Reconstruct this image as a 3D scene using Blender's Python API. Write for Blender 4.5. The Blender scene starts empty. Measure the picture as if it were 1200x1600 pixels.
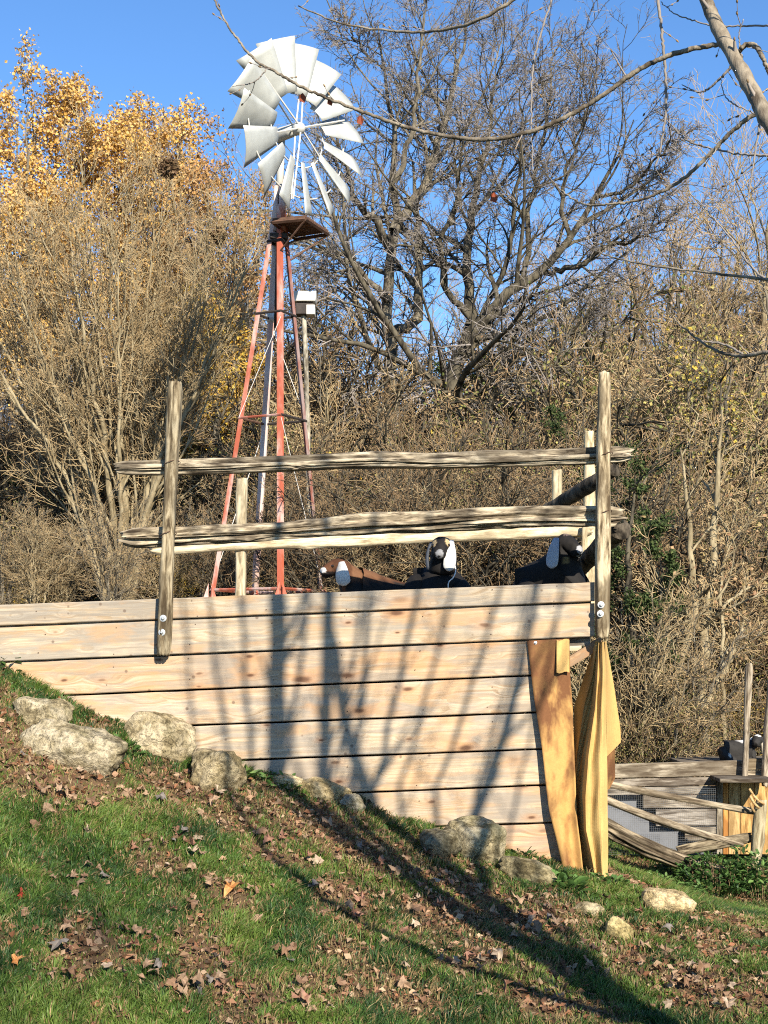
import bpy, bmesh, math, random
import numpy as np
from mathutils import Vector, Matrix, Quaternion

SC = bpy.context.scene
COL = SC.collection
PI = math.pi

# ------------------------------------------------------------------ camera, sky, sun, exposure
EYE = 1.7
F_PX, PITCH = 2310.0, math.radians(5.19)
cam_data = bpy.data.cameras.new('camera')
cam_data.sensor_fit = 'VERTICAL'
cam_data.sensor_height = 36.0
cam_data.lens = 36.0 * F_PX / 1600.0
cam_data.clip_end = 2000
cam = bpy.data.objects.new('camera', cam_data)
COL.objects.link(cam)
cam.location = (0, 0, EYE)
cam.rotation_euler = (PI / 2 + PITCH, 0, 0)
SC.camera = cam

SUN_EL = math.radians(28.5)
SUN_AZ = math.radians(158.5)          # clockwise from +Y (view direction); behind the camera, to the right
to_sun = Vector((math.sin(SUN_AZ) * math.cos(SUN_EL), math.cos(SUN_AZ) * math.cos(SUN_EL), math.sin(SUN_EL)))
world = bpy.data.worlds.new('World')
SC.world = world
world.use_nodes = True
wn = world.node_tree
bg = wn.nodes['Background']
sky = wn.nodes.new('ShaderNodeTexSky')
sky.sky_type = 'NISHITA'
sky.sun_disc = False
sky.sun_elevation = SUN_EL
sky.sun_rotation = SUN_AZ
sky.air_density = 0.9
sky.dust_density = 0.0
sky.ozone_density = 6.0
hs = wn.nodes.new('ShaderNodeHueSaturation')
hs.inputs['Saturation'].default_value = 1.06
wn.links.new(sky.outputs[0], hs.inputs['Color'])
wn.links.new(hs.outputs[0], bg.inputs['Color'])
bg.inputs['Strength'].default_value = 0.108
sl = bpy.data.lights.new('sun', 'SUN')
sl.energy = 5.0
sl.angle = math.radians(0.53)
sl.color = (1.0, 0.92, 0.78)
sun = bpy.data.objects.new('sun', sl)
COL.objects.link(sun)
sun.rotation_euler = (-to_sun).to_track_quat('-Z', 'Y').to_euler()
sun.location = (8, -20, 15)
vs = SC.view_settings
vs.view_transform = 'Standard'
vs.look = 'None'
vs.gamma = 1.0
vs.use_curve_mapping = False
vs.exposure = 1.0
SC.cycles.max_bounces = 6
SC.cycles.diffuse_bounces = 3
SC.cycles.transparent_max_bounces = 6
SC.cycles.use_denoising = False
SC.cycles.filter_width = 1.1
SC.cycles.sample_clamp_indirect = 4.0

# ------------------------------------------------------------------ helpers
CT, ST = math.cos(PITCH), math.sin(PITCH)


def P(px, py, d):
    """the point of the place seen at a photograph pixel, d metres ahead of the camera"""
    u, v = (px - 600.0) / F_PX, (800.0 - py) / F_PX
    dx, dy, dz = u, CT - v * ST, ST + v * CT
    t = d / dy
    return np.array([dx * t, d, EYE + dz * t])


def Ps(pts, d0, d1=None):
    n = len(pts)
    d1 = d0 if d1 is None else d1
    return np.array([P(a, b, d0 + (d1 - d0) * i / max(1, n - 1)) for i, (a, b) in enumerate(pts)])


def npmesh(name, V, F, smooth=True, mats=(), attr=None):
    """V (N,3); F = list of (M,k) int arrays"""
    if isinstance(F, np.ndarray):
        F = [F]
    V = np.ascontiguousarray(V, dtype=np.float32)
    F = [np.ascontiguousarray(f, dtype=np.int32) for f in F if len(f)]
    me = bpy.data.meshes.new(name)
    me.vertices.add(len(V))
    me.vertices.foreach_set('co', V.ravel())
    loops = np.concatenate([f.ravel() for f in F])
    sizes = np.concatenate([np.full(len(f), f.shape[1], np.int32) for f in F])
    me.loops.add(len(loops))
    me.loops.foreach_set('vertex_index', loops)
    me.polygons.add(len(sizes))
    me.polygons.foreach_set('loop_start', np.concatenate([[0], np.cumsum(sizes)[:-1]]).astype(np.int32))
    me.polygons.foreach_set('use_smooth', np.full(len(sizes), bool(smooth)))
    me.update(calc_edges=True)
    for m in mats:
        me.materials.append(m)
    if attr is not None:
        a = me.color_attributes.new('col', 'FLOAT_COLOR', 'POINT')
        c = np.ones((len(V), 4), np.float32)
        c[:, :3] = attr
        a.data.foreach_set('color', c.ravel())
    return me


def obj(name, me, parent=None, mat=None, matrix=None, **props):
    if mat is not None and not me.materials:
        me.materials.append(mat)
    o = bpy.data.objects.new(name, me)
    COL.objects.link(o)
    if parent is not None:
        o.parent = parent
    if matrix is not None:
        if parent is not None:
            o.matrix_basis = parent_inv(parent) @ matrix
        else:
            o.matrix_basis = matrix
    elif parent is not None:
        o.matrix_basis = parent_inv(parent)
    for k, v in props.items():
        o[k] = v
    return o


_pinv = {}


def parent_inv(p):
    """inverse of a parent's world matrix (parents are unscaled empties or meshes placed by matrix)"""
    m = p.matrix_basis.copy()
    q = p.parent
    while q is not None:
        m = q.matrix_basis @ m
        q = q.parent
    return m.inverted()


def thing(name, label, cat, loc=(0, 0, 0), group=None):
    o = bpy.data.objects.new(name, None)
    o.empty_display_size = 0.2
    COL.objects.link(o)
    o.matrix_basis = Matrix.Translation(Vector(loc))
    o['label'] = label
    o['category'] = cat
    if group:
        o['group'] = group
    return o


def tag(o, label, cat, group=None):
    o['label'] = label
    o['category'] = cat
    if group:
        o['group'] = group
    return o


def nrm(a):
    return a / np.maximum(np.linalg.norm(a, axis=-1, keepdims=True), 1e-9)


def tubes(Pl, R, k=5, cap=True):
    """Pl (B,n,3) polylines, R (B,n) radii -> verts, faces"""
    Pl = np.asarray(Pl, float)
    R = np.asarray(R, float)
    B, n, _ = Pl.shape
    T = np.empty_like(Pl)
    T[:, 1:-1] = Pl[:, 2:] - Pl[:, :-2]
    T[:, 0] = Pl[:, 1] - Pl[:, 0]
    T[:, -1] = Pl[:, -1] - Pl[:, -2]
    T = nrm(T)
    mean = nrm(Pl[:, -1] - Pl[:, 0] + 1e-6)
    ref = np.where(np.abs(mean[:, 2:3]) < 0.75, np.array([[0, 0, 1.0]]), np.array([[0.3, 1.0, 0]]))[:, None, :]
    S = nrm(np.cross(T, np.broadcast_to(ref, T.shape)))
    U = np.cross(S, T)
    th = np.arange(k) / k * 2 * PI
    V = Pl[:, :, None, :] + R[:, :, None, None] * (np.cos(th)[None, None, :, None] * S[:, :, None, :] + np.sin(th)[None, None, :, None] * U[:, :, None, :])
    idx = np.arange(B * n * k).reshape(B, n, k)
    a = idx[:, :-1]
    b = idx[:, 1:]
    Fq = np.stack([a, np.roll(a, -1, 2), np.roll(b, -1, 2), b], -1).reshape(-1, 4)
    return V.reshape(-1, 3), Fq


def merge(parts):
    """parts = list of (V, F) with F (M,k) arrays or lists of them"""
    Vs, Fs, off = [], {}, 0
    for V, Fl in parts:
        if isinstance(Fl, np.ndarray):
            Fl = [Fl]
        for f in Fl:
            if len(f):
                Fs.setdefault(f.shape[1], []).append(f + off)
        Vs.append(V)
        off += len(V)
    return np.concatenate(Vs), [np.concatenate(v) for v in Fs.values()]


def resample(pts, n):
    """smooth (Catmull-Rom) resampling of a polyline to n points"""
    p = np.asarray(pts, float)
    if len(p) == 2:
        t = np.linspace(0, 1, n)[:, None]
        return p[0] * (1 - t) + p[1] * t
    q = np.vstack([2 * p[0] - p[1], p, 2 * p[-1] - p[-2]])
    seg = np.linalg.norm(np.diff(p, axis=0), axis=1)
    cum = np.concatenate([[0], np.cumsum(seg)])
    s = np.linspace(0, cum[-1], n)
    i = np.clip(np.searchsorted(cum, s, side='right') - 1, 0, len(p) - 2)
    t = ((s - cum[i]) / np.maximum(seg[i], 1e-9))[:, None]
    p0, p1, p2, p3 = q[i], q[i + 1], q[i + 2], q[i + 3]
    return 0.5 * (2 * p1 + (p2 - p0) * t + (2 * p0 - 5 * p1 + 4 * p2 - p3) * t ** 2 + (3 * p1 - p0 - 3 * p2 + p3) * t ** 3)


def tube1(pts, r, k=6, n=None):
    """one tube with closed ends"""
    pts = np.asarray(pts, float)
    if n:
        m = len(pts)
        r = np.interp(np.linspace(0, 1, n), np.linspace(0, 1, np.size(r)), np.atleast_1d(r)) if np.size(r) > 1 else np.full(n, float(r))
        pts = resample(pts, n)
    else:
        r = np.broadcast_to(np.atleast_1d(np.asarray(r, float)), (len(pts),)) if np.size(r) == 1 else np.asarray(r, float)
    V, Fq = tubes(pts[None], r[None], k)
    N = len(pts)
    caps = np.array([list(range(k))[::-1], [(N - 1) * k + j for j in range(k)]])
    return V, [Fq, caps] if k != 4 else [np.vstack([Fq, caps])]


def box(x0, x1, y0, y1, z0, z1):
    V = np.array([[x, y, z] for x in (x0, x1) for y in (y0, y1) for z in (z0, z1)], float)
    Fq = np.array([[0, 1, 3, 2], [4, 6, 7, 5], [0, 4, 5, 1], [2, 3, 7, 6], [0, 2, 6, 4], [1, 5, 7, 3]])
    return V, Fq


def bevel_mesh(name, V, F, w, mat, seg=1, smooth=False):
    me = npmesh(name, V, F, smooth=smooth)
    bm = bmesh.new()
    bm.from_mesh(me)
    bmesh.ops.recalc_face_normals(bm, faces=bm.faces)
    bmesh.ops.bevel(bm, geom=bm.edges[:], offset=w, segments=seg, profile=0.6, affect='EDGES')
    bm.to_mesh(me)
    bm.free()
    if mat:
        me.materials.append(mat)
    return me


def frame_x(a, b, up=(0, 0, 1)):
    """matrix with origin at a whose x axis runs from a to b"""
    a, b, up = Vector(a), Vector(b), Vector(up)
    x = (b - a).normalized()
    y = up.cross(x).normalized()
    z = x.cross(y)
    return Matrix(((x.x, y.x, z.x, a.x), (x.y, y.y, z.y, a.y), (x.z, y.z, z.z, a.z), (0, 0, 0, 1)))


def snoise(x, seed, oct=1):
    """cheap smooth 1-D noise in -1..1"""
    rg = np.random.default_rng(seed)
    tab = rg.uniform(-1, 1, 512)
    out = np.zeros_like(np.asarray(x, float))
    amp, tot = 1.0, 0.0
    for o in range(oct):
        xx = np.asarray(x, float) * 2 ** o + 37.1 * o
        i = np.floor(xx).astype(int)
        t = xx - i
        t = t * t * (3 - 2 * t)
        out += amp * (tab[i % 512] * (1 - t) + tab[(i + 1) % 512] * t)
        tot += amp
        amp *= 0.5
    return out / tot


def noise2(x, y, seed, oct=1):
    rg = np.random.default_rng(seed)
    tab = rg.uniform(-1, 1, (256, 256))
    x, y = np.asarray(x, float), np.asarray(y, float)
    out, amp, tot = np.zeros(np.broadcast(x, y).shape), 1.0, 0.0
    for o in range(oct):
        xx, yy = x * 2 ** o + 17.3 * o, y * 2 ** o + 41.7 * o
        i, j = np.floor(xx).astype(int), np.floor(yy).astype(int)
        u, v = xx - i, yy - j
        u, v = u * u * (3 - 2 * u), v * v * (3 - 2 * v)
        i0, i1, j0, j1 = i % 256, (i + 1) % 256, j % 256, (j + 1) % 256
        out += amp * ((tab[i0, j0] * (1 - u) + tab[i1, j0] * u) * (1 - v) + (tab[i0, j1] * (1 - u) + tab[i1, j1] * u) * v)
        tot += amp
        amp *= 0.5
    return out / tot


# ------------------------------------------------------------------ materials
class NB:
    """small node builder"""

    def __init__(self, name, rough=0.8, spec=0.3, metallic=0.0):
        self.m = bpy.data.materials.new(name)
        self.m.use_nodes = True
        self.nt = self.m.node_tree
        self.b = self.nt.nodes['Principled BSDF']
        self.b.inputs['Roughness'].default_value = rough
        self.b.inputs['Specular IOR Level'].default_value = spec
        self.b.inputs['Metallic'].default_value = metallic

    def n(self, t, **kw):
        nd = self.nt.nodes.new(t)
        for k, v in kw.items():
            if k.startswith('i_'):
                key = k[2:]
                nd.inputs[int(key) if key.isdigit() else key].default_value = v
            else:
                setattr(nd, k, v)
        return nd

    def l(self, a, b):
        self.nt.links.new(a, b)

    def coords(self, scale=(1, 1, 1), kind='Object', rand=True):
        tc = self.n('ShaderNodeTexCoord')
        mp = self.n('ShaderNodeMapping')
        mp.inputs['Scale'].default_value = scale
        if rand:
            oi = self.n('ShaderNodeObjectInfo')
            mu = self.n('ShaderNodeVectorMath', operation='SCALE')
            mu.inputs[0].default_value = (37.0, 11.0, 23.0)
            self.l(oi.outputs['Random'], mu.inputs['Scale'])
            ad = self.n('ShaderNodeVectorMath', operation='ADD')
            self.l(tc.outputs[kind], ad.inputs[0])
            self.l(mu.outputs[0], ad.inputs[1])
            self.l(ad.outputs[0], mp.inputs[0])
        else:
            self.l(tc.outputs[kind], mp.inputs[0])
        return mp.outputs[0]

    def noise(self, co, scale, detail=4, rough=0.55, dist=0.0):
        nd = self.n('ShaderNodeTexNoise')
        nd.inputs['Scale'].default_value = scale
        nd.inputs['Detail'].default_value = detail
        nd.inputs['Roughness'].default_value = rough
        nd.inputs['Distortion'].default_value = dist
        if co is not None:
            self.l(co, nd.inputs['Vector'])
        return nd.outputs['Fac']

    def ramp(self, fac, stops, interp='LINEAR'):
        r = self.n('ShaderNodeValToRGB')
        r.color_ramp.interpolation = interp
        el = r.color_ramp.elements
        while len(el) < len(stops):
            el.new(0.5)
        for e, (p, c) in zip(el, stops):
            e.position = p
            c = (c, c, c) if isinstance(c, (int, float)) else c
            e.color = (*c, 1)
        self.l(fac, r.inputs[0])
        return r.outputs[0]

    def mix(self, fac, a, b, blend='MIX'):
        m = self.n('ShaderNodeMix', data_type='RGBA', blend_type=blend)
        for sock, v in ((m.inputs[0], fac), (m.inputs[6], a), (m.inputs[7], b)):
            if isinstance(v, (int, float)):
                sock.default_value = v
            elif isinstance(v, tuple):
                sock.default_value = (*v, 1)
            else:
                self.l(v, sock)
        return m.outputs[2]

    def math(self, op, a, b=0.0):
        m = self.n('ShaderNodeMath', operation=op)
        for s, v in ((m.inputs[0], a), (m.inputs[1], b)):
            if isinstance(v, (int, float)):
                s.default_value = v
            else:
                self.l(v, s)
        return m.outputs[0]

    def color(self, c):
        if isinstance(c, tuple):
            self.b.inputs['Base Color'].default_value = (*c, 1)
        else:
            self.l(c, self.b.inputs['Base Color'])
        return self

    def bump(self, h, strength=0.5, dist=0.01):
        bn = self.n('ShaderNodeBump')
        bn.inputs['Strength'].default_value = strength
        bn.inputs['Distance'].default_value = dist
        self.l(h, bn.inputs['Height'])
        self.l(bn.outputs[0], self.b.inputs['Normal'])
        return self

    def obcol(self):
        return self.n('ShaderNodeObjectInfo').outputs['Color']

    def vcol(self):
        return self.n('ShaderNodeVertexColor', layer_name='col').outputs['Color']


def mat_plank():
    b = NB('sawn_plank_wood', 0.72, 0.25)
    co = b.coords()
    mk = b.n('ShaderNodeMapping')
    mk.inputs['Scale'].default_value = (3.0, 0.8, 7.5)
    b.l(co, mk.inputs[0])
    wob = b.n('ShaderNodeVectorMath', operation='ADD')
    b.l(mk.outputs[0], wob.inputs[0])
    nz = b.n('ShaderNodeTexNoise')
    nz.inputs['Scale'].default_value = 9.0
    b.l(co, nz.inputs['Vector'])
    sc_ = b.n('ShaderNodeVectorMath', operation='SCALE')
    sc_.inputs['Scale'].default_value = 0.10
    b.l(nz.outputs['Color'], sc_.inputs[0])
    b.l(sc_.outputs[0], wob.inputs[1])
    ks = b.n('ShaderNodeSeparateXYZ')
    b.l(wob.outputs[0], ks.inputs[0])
    kc = b.n('ShaderNodeCombineXYZ')
    b.l(ks.outputs[0], kc.inputs[0])
    b.l(ks.outputs[2], kc.inputs[1])
    vo = b.n('ShaderNodeTexVoronoi', feature='F1', voronoi_dimensions='2D')
    vo.inputs['Scale'].default_value = 1.0
    vo.inputs['Randomness'].default_value = 1.0
    b.l(kc.outputs[0], vo.inputs['Vector'])
    dist0 = vo.outputs['Distance']
    csep = b.n('ShaderNodeSeparateColor')
    b.l(vo.outputs['Color'], csep.inputs[0])
    dist = b.math('MULTIPLY', dist0, b.math('ADD', 0.55, b.math('MULTIPLY', csep.outputs[1], 1.6)))
    kstr = b.ramp(csep.outputs[0], [(0.55, 0.0), (0.92, 1.0)])
    kn = b.math('MULTIPLY', b.ramp(dist, [(0.0, 1.0), (0.06, 0.9), (0.10, 0.35), (0.14, 0.0)]), kstr)
    halo = b.math('MULTIPLY', b.ramp(dist, [(0.0, 1.0), (0.14, 0.55), (0.40, 0.0)]), kstr)
    warp = b.math('MULTIPLY', b.ramp(dist, [(0.0, 1.0), (0.6, 0.0)], 'EASE'), 0.055)
    sep = b.n('ShaderNodeSeparateXYZ')
    b.l(co, sep.inputs[0])
    wav = b.math('MULTIPLY', b.noise(b.coords((0.5, 1, 1)), 1.3, 2), 0.05)
    z2 = b.math('ADD', b.math('ADD', sep.outputs[2], warp), wav)
    cmb = b.n('ShaderNodeCombineXYZ')
    b.l(b.math('MULTIPLY', sep.outputs[0], 0.6), cmb.inputs[0])
    b.l(b.math('MULTIPLY', sep.outputs[1], 3.0), cmb.inputs[1])
    b.l(b.math('MULTIPLY', z2, 46.0), cmb.inputs[2])
    grain = b.noise(cmb.outputs[0], 1.0, 5, 0.6)
    fine = b.noise(b.coords((4, 60, 260)), 1.0, 3, 0.6)
    base = b.ramp(grain, [(0.36, (0.47, 0.33, 0.20)), (0.47, (0.60, 0.46, 0.31)), (0.60, (0.69, 0.56, 0.41))])
    base = b.mix(0.30, base, b.ramp(fine, [(0.38, 0.20), (0.60, 0.95)]), 'MULTIPLY')
    # weathering: long grey streaks, dull blotches and warm patches with their own shape
    st = b.noise(b.coords((0.7, 1, 7.0)), 2.0, 6, 0.68)
    base = b.mix(b.math('MULTIPLY', b.ramp(st, [(0.46, 0.0), (0.56, 1.0)]), 0.66), base, (0.32, 0.285, 0.245))
    bl = b.noise(b.coords((1.6, 1, 2.2)), 1.5, 5, 0.6)
    base = b.mix(b.math('MULTIPLY', b.ramp(bl, [(0.49, 0.0), (0.62, 1.0)]), 0.55), base, (0.34, 0.295, 0.25))
    wm = b.noise(b.coords((1.1, 1, 4.0)), 1.7, 4, 0.6)
    base = b.mix(b.math('MULTIPLY', b.ramp(wm, [(0.52, 0.0), (0.62, 1.0)]), 0.5), base, (0.60, 0.34, 0.15))
    base = b.mix(1.0, base, b.obcol(), 'MULTIPLY')
    base = b.mix(b.math('MULTIPLY', halo, 0.62), base, (0.42, 0.19, 0.075))
    base = b.mix(b.math('MULTIPLY', kn, 0.92), base, (0.085, 0.038, 0.02))
    sp = b.n('ShaderNodeTexVoronoi', feature='F1')
    sp.inputs['Scale'].default_value = 7.0
    b.l(co, sp.inputs['Vector'])
    spm = b.ramp(sp.outputs['Distance'], [(0.06, 1.0), (0.10, 0.0)])
    base = b.mix(b.math('MULTIPLY', spm, 0.65), base, (0.10, 0.06, 0.04))
    b.color(base)
    b.bump(b.math('ADD', grain, b.math('MULTIPLY', fine, 0.5)), 0.35, 0.004)
    return b.m


def mat_weathered(name, dark, mid, light, rough=0.88, scale=1.0):
    b = NB(name, rough, 0.15)
    co = b.coords((4.2 * scale, 30 * scale, 30 * scale))
    g = b.noise(co, 1.0, 6, 0.65, 0.4)
    big = b.noise(b.coords((2.5, 6, 6)), 1.0, 4, 0.6)
    c = b.ramp(g, [(0.37, dark), (0.47, mid), (0.58, light)])
    c = b.mix(b.ramp(big, [(0.47, 0.0), (0.58, 0.7)]), c, dark)
    c = b.mix(1.0, c, b.obcol(), 'MULTIPLY')
    b.color(c)
    b.bump(g, 0.8, 0.012)
    return b.m


def mat_bark(name, dark, light, scale=6.0, rough=0.9):
    b = NB(name, rough, 0.12)
    g = b.noise(b.coords((scale, scale, scale * 0.4)), 1.0, 5, 0.65)
    b.color(b.ramp(g, [(0.38, dark), (0.60, light)]))
    b.bump(g, 0.6, 0.02)
    return b.m


def mat_plain(name, c, rough=0.6, spec=0.3, metallic=0.0, var=0.12, scale=8.0):
    b = NB(name, rough, spec, metallic)
    g = b.noise(b.coords(), scale, 4, 0.6)
    lo = tuple(x * (1 - var) for x in c)
    hi = tuple(min(1, x * (1 + var)) for x in c)
    b.color(b.ramp(g, [(0.3, lo), (0.7, hi)]))
    return b.m


def mat_vcol(name, rough=0.75, spec=0.2, trans=0.0, nscale=0, namt=0.3):
    b = NB(name, rough, spec)
    c = b.vcol()
    if nscale:
        c = b.mix(namt, c, b.ramp(b.noise(b.coords(rand=False), nscale, 4, 0.6), [(0.25, 0.25), (0.75, 1.0)]), 'MULTIPLY')
    b.color(c)
    if trans:
        b.b.inputs['Roughness'].default_value = rough
        tr = b.n('ShaderNodeBsdfTranslucent')
        b.l(c, tr.inputs['Color'])
        mx = b.n('ShaderNodeMixShader')
        mx.inputs[0].default_value = trans
        out = [x for x in b.nt.nodes if x.type == 'OUTPUT_MATERIAL'][0]
        b.l(b.b.outputs[0], mx.inputs[1])
        b.l(tr.outputs[0], mx.inputs[2])
        b.l(mx.outputs[0], out.inputs['Surface'])
    return b.m


def mat_paint_red():
    b = NB('peeling_red_paint', 0.6, 0.3)
    g = b.noise(b.coords((3.2, 3.2, 1.1)), 1.0, 5, 0.6)
    f = b.noise(b.coords((30, 30, 18)), 1.0, 4, 0.6)
    c = b.ramp(g, [(0.44, (0.38, 0.105, 0.058)), (0.51, (0.44, 0.185, 0.13)), (0.59, (0.52, 0.40, 0.35))])
    c = b.mix(b.ramp(f, [(0.55, 0.0), (0.75, 0.5)]), c, (0.17, 0.075, 0.045))
    c = b.mix(1.0, c, b.obcol(), 'MULTIPLY')
    b.color(c)
    return b.m


def mat_rock():
    b = NB('lichen_fieldstone', 0.92, 0.1)
    g = b.noise(b.coords(), 6.0, 9, 0.72, 0.3)
    f = b.noise(b.coords(), 34.0, 6, 0.75)
    c = b.ramp(g, [(0.36, (0.15, 0.12, 0.07)), (0.47, (0.40, 0.335, 0.215)), (0.58, (0.60, 0.52, 0.38))])
    c = b.mix(0.85, c, b.ramp(f, [(0.36, 0.22), (0.56, 1.0)]), 'MULTIPLY')
    vo = b.n('ShaderNodeTexVoronoi', feature='DISTANCE_TO_EDGE')
    vo.inputs['Scale'].default_value = 7.0
    nz = b.n('ShaderNodeTexNoise')
    nz.inputs['Scale'].default_value = 6.0
    co = b.coords()
    b.l(co, nz.inputs['Vector'])
    ad = b.n('ShaderNodeVectorMath', operation='MULTIPLY_ADD')
    ad.inputs[1].default_value = (.35, .35, .35)
    b.l(nz.outputs['Color'], ad.inputs[0])
    b.l(co, ad.inputs[2])
    b.l(ad.outputs[0], vo.inputs['Vector'])
    crack = b.ramp(vo.outputs['Distance'], [(0.0, 1.0), (0.035, 0.0)])
    msk = b.ramp(b.noise(b.coords(), 3.5, 3), [(0.48, 0.0), (0.6, 1.0)])
    crack = b.math('MULTIPLY', crack, msk)
    c = b.mix(b.math('MULTIPLY', crack, 0.18), c, (0.05, 0.042, 0.03))
    ms = b.ramp(b.noise(b.coords(), 2.6, 5, 0.6), [(0.55, 0.0), (0.72, 0.55)])
    c = b.mix(ms, c, (0.13, 0.13, 0.06))
    c = b.mix(1.0, c, b.obcol(), 'MULTIPLY')
    b.color(c)
    hh = b.math('SUBTRACT', b.math('ADD', g, b.math('MULTIPLY', f, 0.45)), b.math('MULTIPLY', crack, 0.15))
    b.bump(hh, 1.0, 0.045)
    return b.m


def mat_canvas(name, base, dark, amount):
    b = NB(name, 0.8, 0.15)
    co = b.coords(rand=False)
    g = b.noise(b.coords((7.0, 2.0, 3.0), rand=False), 1.0, 5, 0.6, 0.15)
    sep = b.n('ShaderNodeSeparateXYZ')
    b.l(co, sep.inputs[0])
    dn = b.math('MULTIPLY', sep.outputs[2], -0.6)
    # weather stain that thins out down the sheet
    hgt = b.ramp(dn, [(0.0, 0.22), (0.28, 0.14), (0.6, 0.03), (1.0, 0.0)])
    st = b.math('MULTIPLY', b.ramp(b.math('ADD', g, hgt), [(0.47, 0.0), (0.66, 1.0)]), amount)
    c = b.mix(st, base, dark)
    g2 = b.noise(co, 5.0, 4, 0.6)
    c = b.mix(b.math('MULTIPLY', b.ramp(g2, [(0.5, 0.0), (0.7, 0.6)]), amount), c, tuple(x * .55 for x in base))
    f = b.noise(co, 60.0, 4, 0.65)
    c = b.mix(0.35, c, b.ramp(f, [(0.3, 0.55), (0.7, 1.0)]), 'MULTIPLY')
    b.color(c)
    b.bump(f, 0.25, 0.003)
    return b.m


M = {}
M['plank'] = mat_plank()
M['rail'] = mat_weathered('weathered_split_rail', (0.045, 0.034, 0.024), (0.24, 0.20, 0.145), (0.49, 0.425, 0.32))
M['post'] = mat_weathered('weathered_post', (0.065, 0.048, 0.03), (0.235, 0.19, 0.125), (0.46, 0.40, 0.29))
M['pale_post'] = mat_weathered('pale_post', (0.25, 0.20, 0.13), (0.50, 0.42, 0.29), (0.62, 0.55, 0.41))
M['grey_board'] = mat_weathered('grey_board', (0.075, 0.06, 0.045), (0.19, 0.165, 0.13), (0.33, 0.30, 0.25))
M['orange_board'] = mat_weathered('orange_board', (0.20, 0.12, 0.05), (0.36, 0.23, 0.10), (0.48, 0.33, 0.16))
M['dark_log'] = mat_bark('dark_log_bark', (0.02, 0.016, 0.012), (0.13, 0.105, 0.075), 14)
M['metal'] = mat_plain('galvanised_sheet', (0.44, 0.44, 0.40), 0.5, 0.4, 0.2, 0.14, 4)
M['white_metal'] = mat_plain('white_painted_metal', (0.50, 0.48, 0.43), 0.5, 0.4, 0.0, 0.12, 6)
M['zinc'] = mat_plain('zinc_washer', (0.42, 0.43, 0.43), 0.45, 0.5, 0.6, 0.2, 30)
M['nail'] = mat_plain('rusty_nail', (0.075, 0.045, 0.03), 0.7, 0.3, 0.2)
M['red'] = mat_paint_red()
M['pipe'] = mat_bark('faded_pink_white_paint', (0.50, 0.30, 0.24), (0.55, 0.46, 0.41), 3.0, 0.6)
M['rust'] = mat_plain('rusty_iron', (0.115, 0.062, 0.04), 0.8, 0.2, 0.1, 0.35, 14)
M['dark_iron'] = mat_plain('dark_iron', (0.045, 0.035, 0.03), 0.7, 0.3, 0.2, 0.3, 14)
M['rock'] = mat_rock()
M['bark_grey'] = mat_bark('grey_brown_bark', (0.055, 0.046, 0.034), (0.20, 0.172, 0.125), 7)
M['bark_pale'] = mat_bark('pale_olive_bark', (0.13, 0.10, 0.055), (0.33, 0.27, 0.165), 7)
M['bark_dark'] = mat_bark('dark_furrowed_bark', (0.02, 0.017, 0.013), (0.12, 0.102, 0.07), 9)
M['twig_tan'] = mat_plain('tan_twig_bark', (0.41, 0.295, 0.155), 0.85, 0.15, 0, 0.4, 1.5)
M['twig_brown'] = mat_plain('brown_twig_bark', (0.225, 0.15, 0.08), 0.85, 0.15, 0, 0.5, 1.5)
M['twig_purple'] = mat_plain('purple_grey_twig_bark', (0.25, 0.215, 0.185), 0.8, 0.2, 0, 0.35, 1.5)
M['limb_smooth'] = mat_bark('smooth_maple_bark', (0.085, 0.065, 0.045), (0.27, 0.225, 0.165), 16, 0.7)
M['leaf_v'] = mat_vcol('autumn_leaf', 0.6, 0.25, 0.25)
M['needle'] = mat_vcol('evergreen_needle', 0.8, 0.1, 0.05)
M['grass'] = mat_vcol('grass_blade', 0.5, 0.3, 0.25)
M['litter'] = mat_vcol('dry_leaf_litter', 0.75, 0.15, 0.1)
M['soil'] = mat_vcol('turf_soil', 0.95, 0.05, 0.0, 14, 0.55)
M['coat'] = mat_vcol('goat_coat', 0.7, 0.12, 0.0, 60, 0.35)
M['eye'] = mat_plain('goat_eye', (0.02, 0.015, 0.01), 0.15, 0.5)
M['cord'] = mat_plain('white_cord', (0.72, 0.70, 0.66), 0.7)
M['black_wire'] = mat_plain('black_wire', (0.03, 0.028, 0.025), 0.6, 0.3, 0.3)
M['flap_tan'] = mat_canvas('weathered_tan_canvas', (0.50, 0.285, 0.095), (0.15, 0.062, 0.027), 0.95)
M['flap_yellow'] = mat_canvas('yellow_tan_canvas', (0.57, 0.375, 0.135), (0.36, 0.20, 0.065), 0.35)
M['mesh_wire'] = mat_plain('galvanised_wire', (0.45, 0.45, 0.43), 0.4, 0.5, 0.6)
M['pen_shade'] = mat_plain('blue_grey_pen_shade', (0.15, 0.155, 0.17), 0.6, 0.2)  # skylit shade inside the pen, put into the colour
M['cable'] = mat_plain('pale_cable', (0.60, 0.58, 0.54), 0.6)
M['birch'] = mat_bark('peeling_pale_pole', (0.12, 0.10, 0.07), (0.40, 0.36, 0.28), 12)

# ------------------------------------------------------------------ the ground
WALL_D = 10.5
wall_prof = [(-500, 960), (-260, 1000), (0, 1043), (30, 1058), (85, 1092), (200, 1138), (300, 1190), (400, 1213), (540, 1243), (640, 1296), (750, 1318), (850, 1343), (945, 1370)]
wp = np.array([P(a, b, WALL_D) for a, b in wall_prof])


def prof(x):
    return np.interp(x, wp[:, 0], wp[:, 2])


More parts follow.
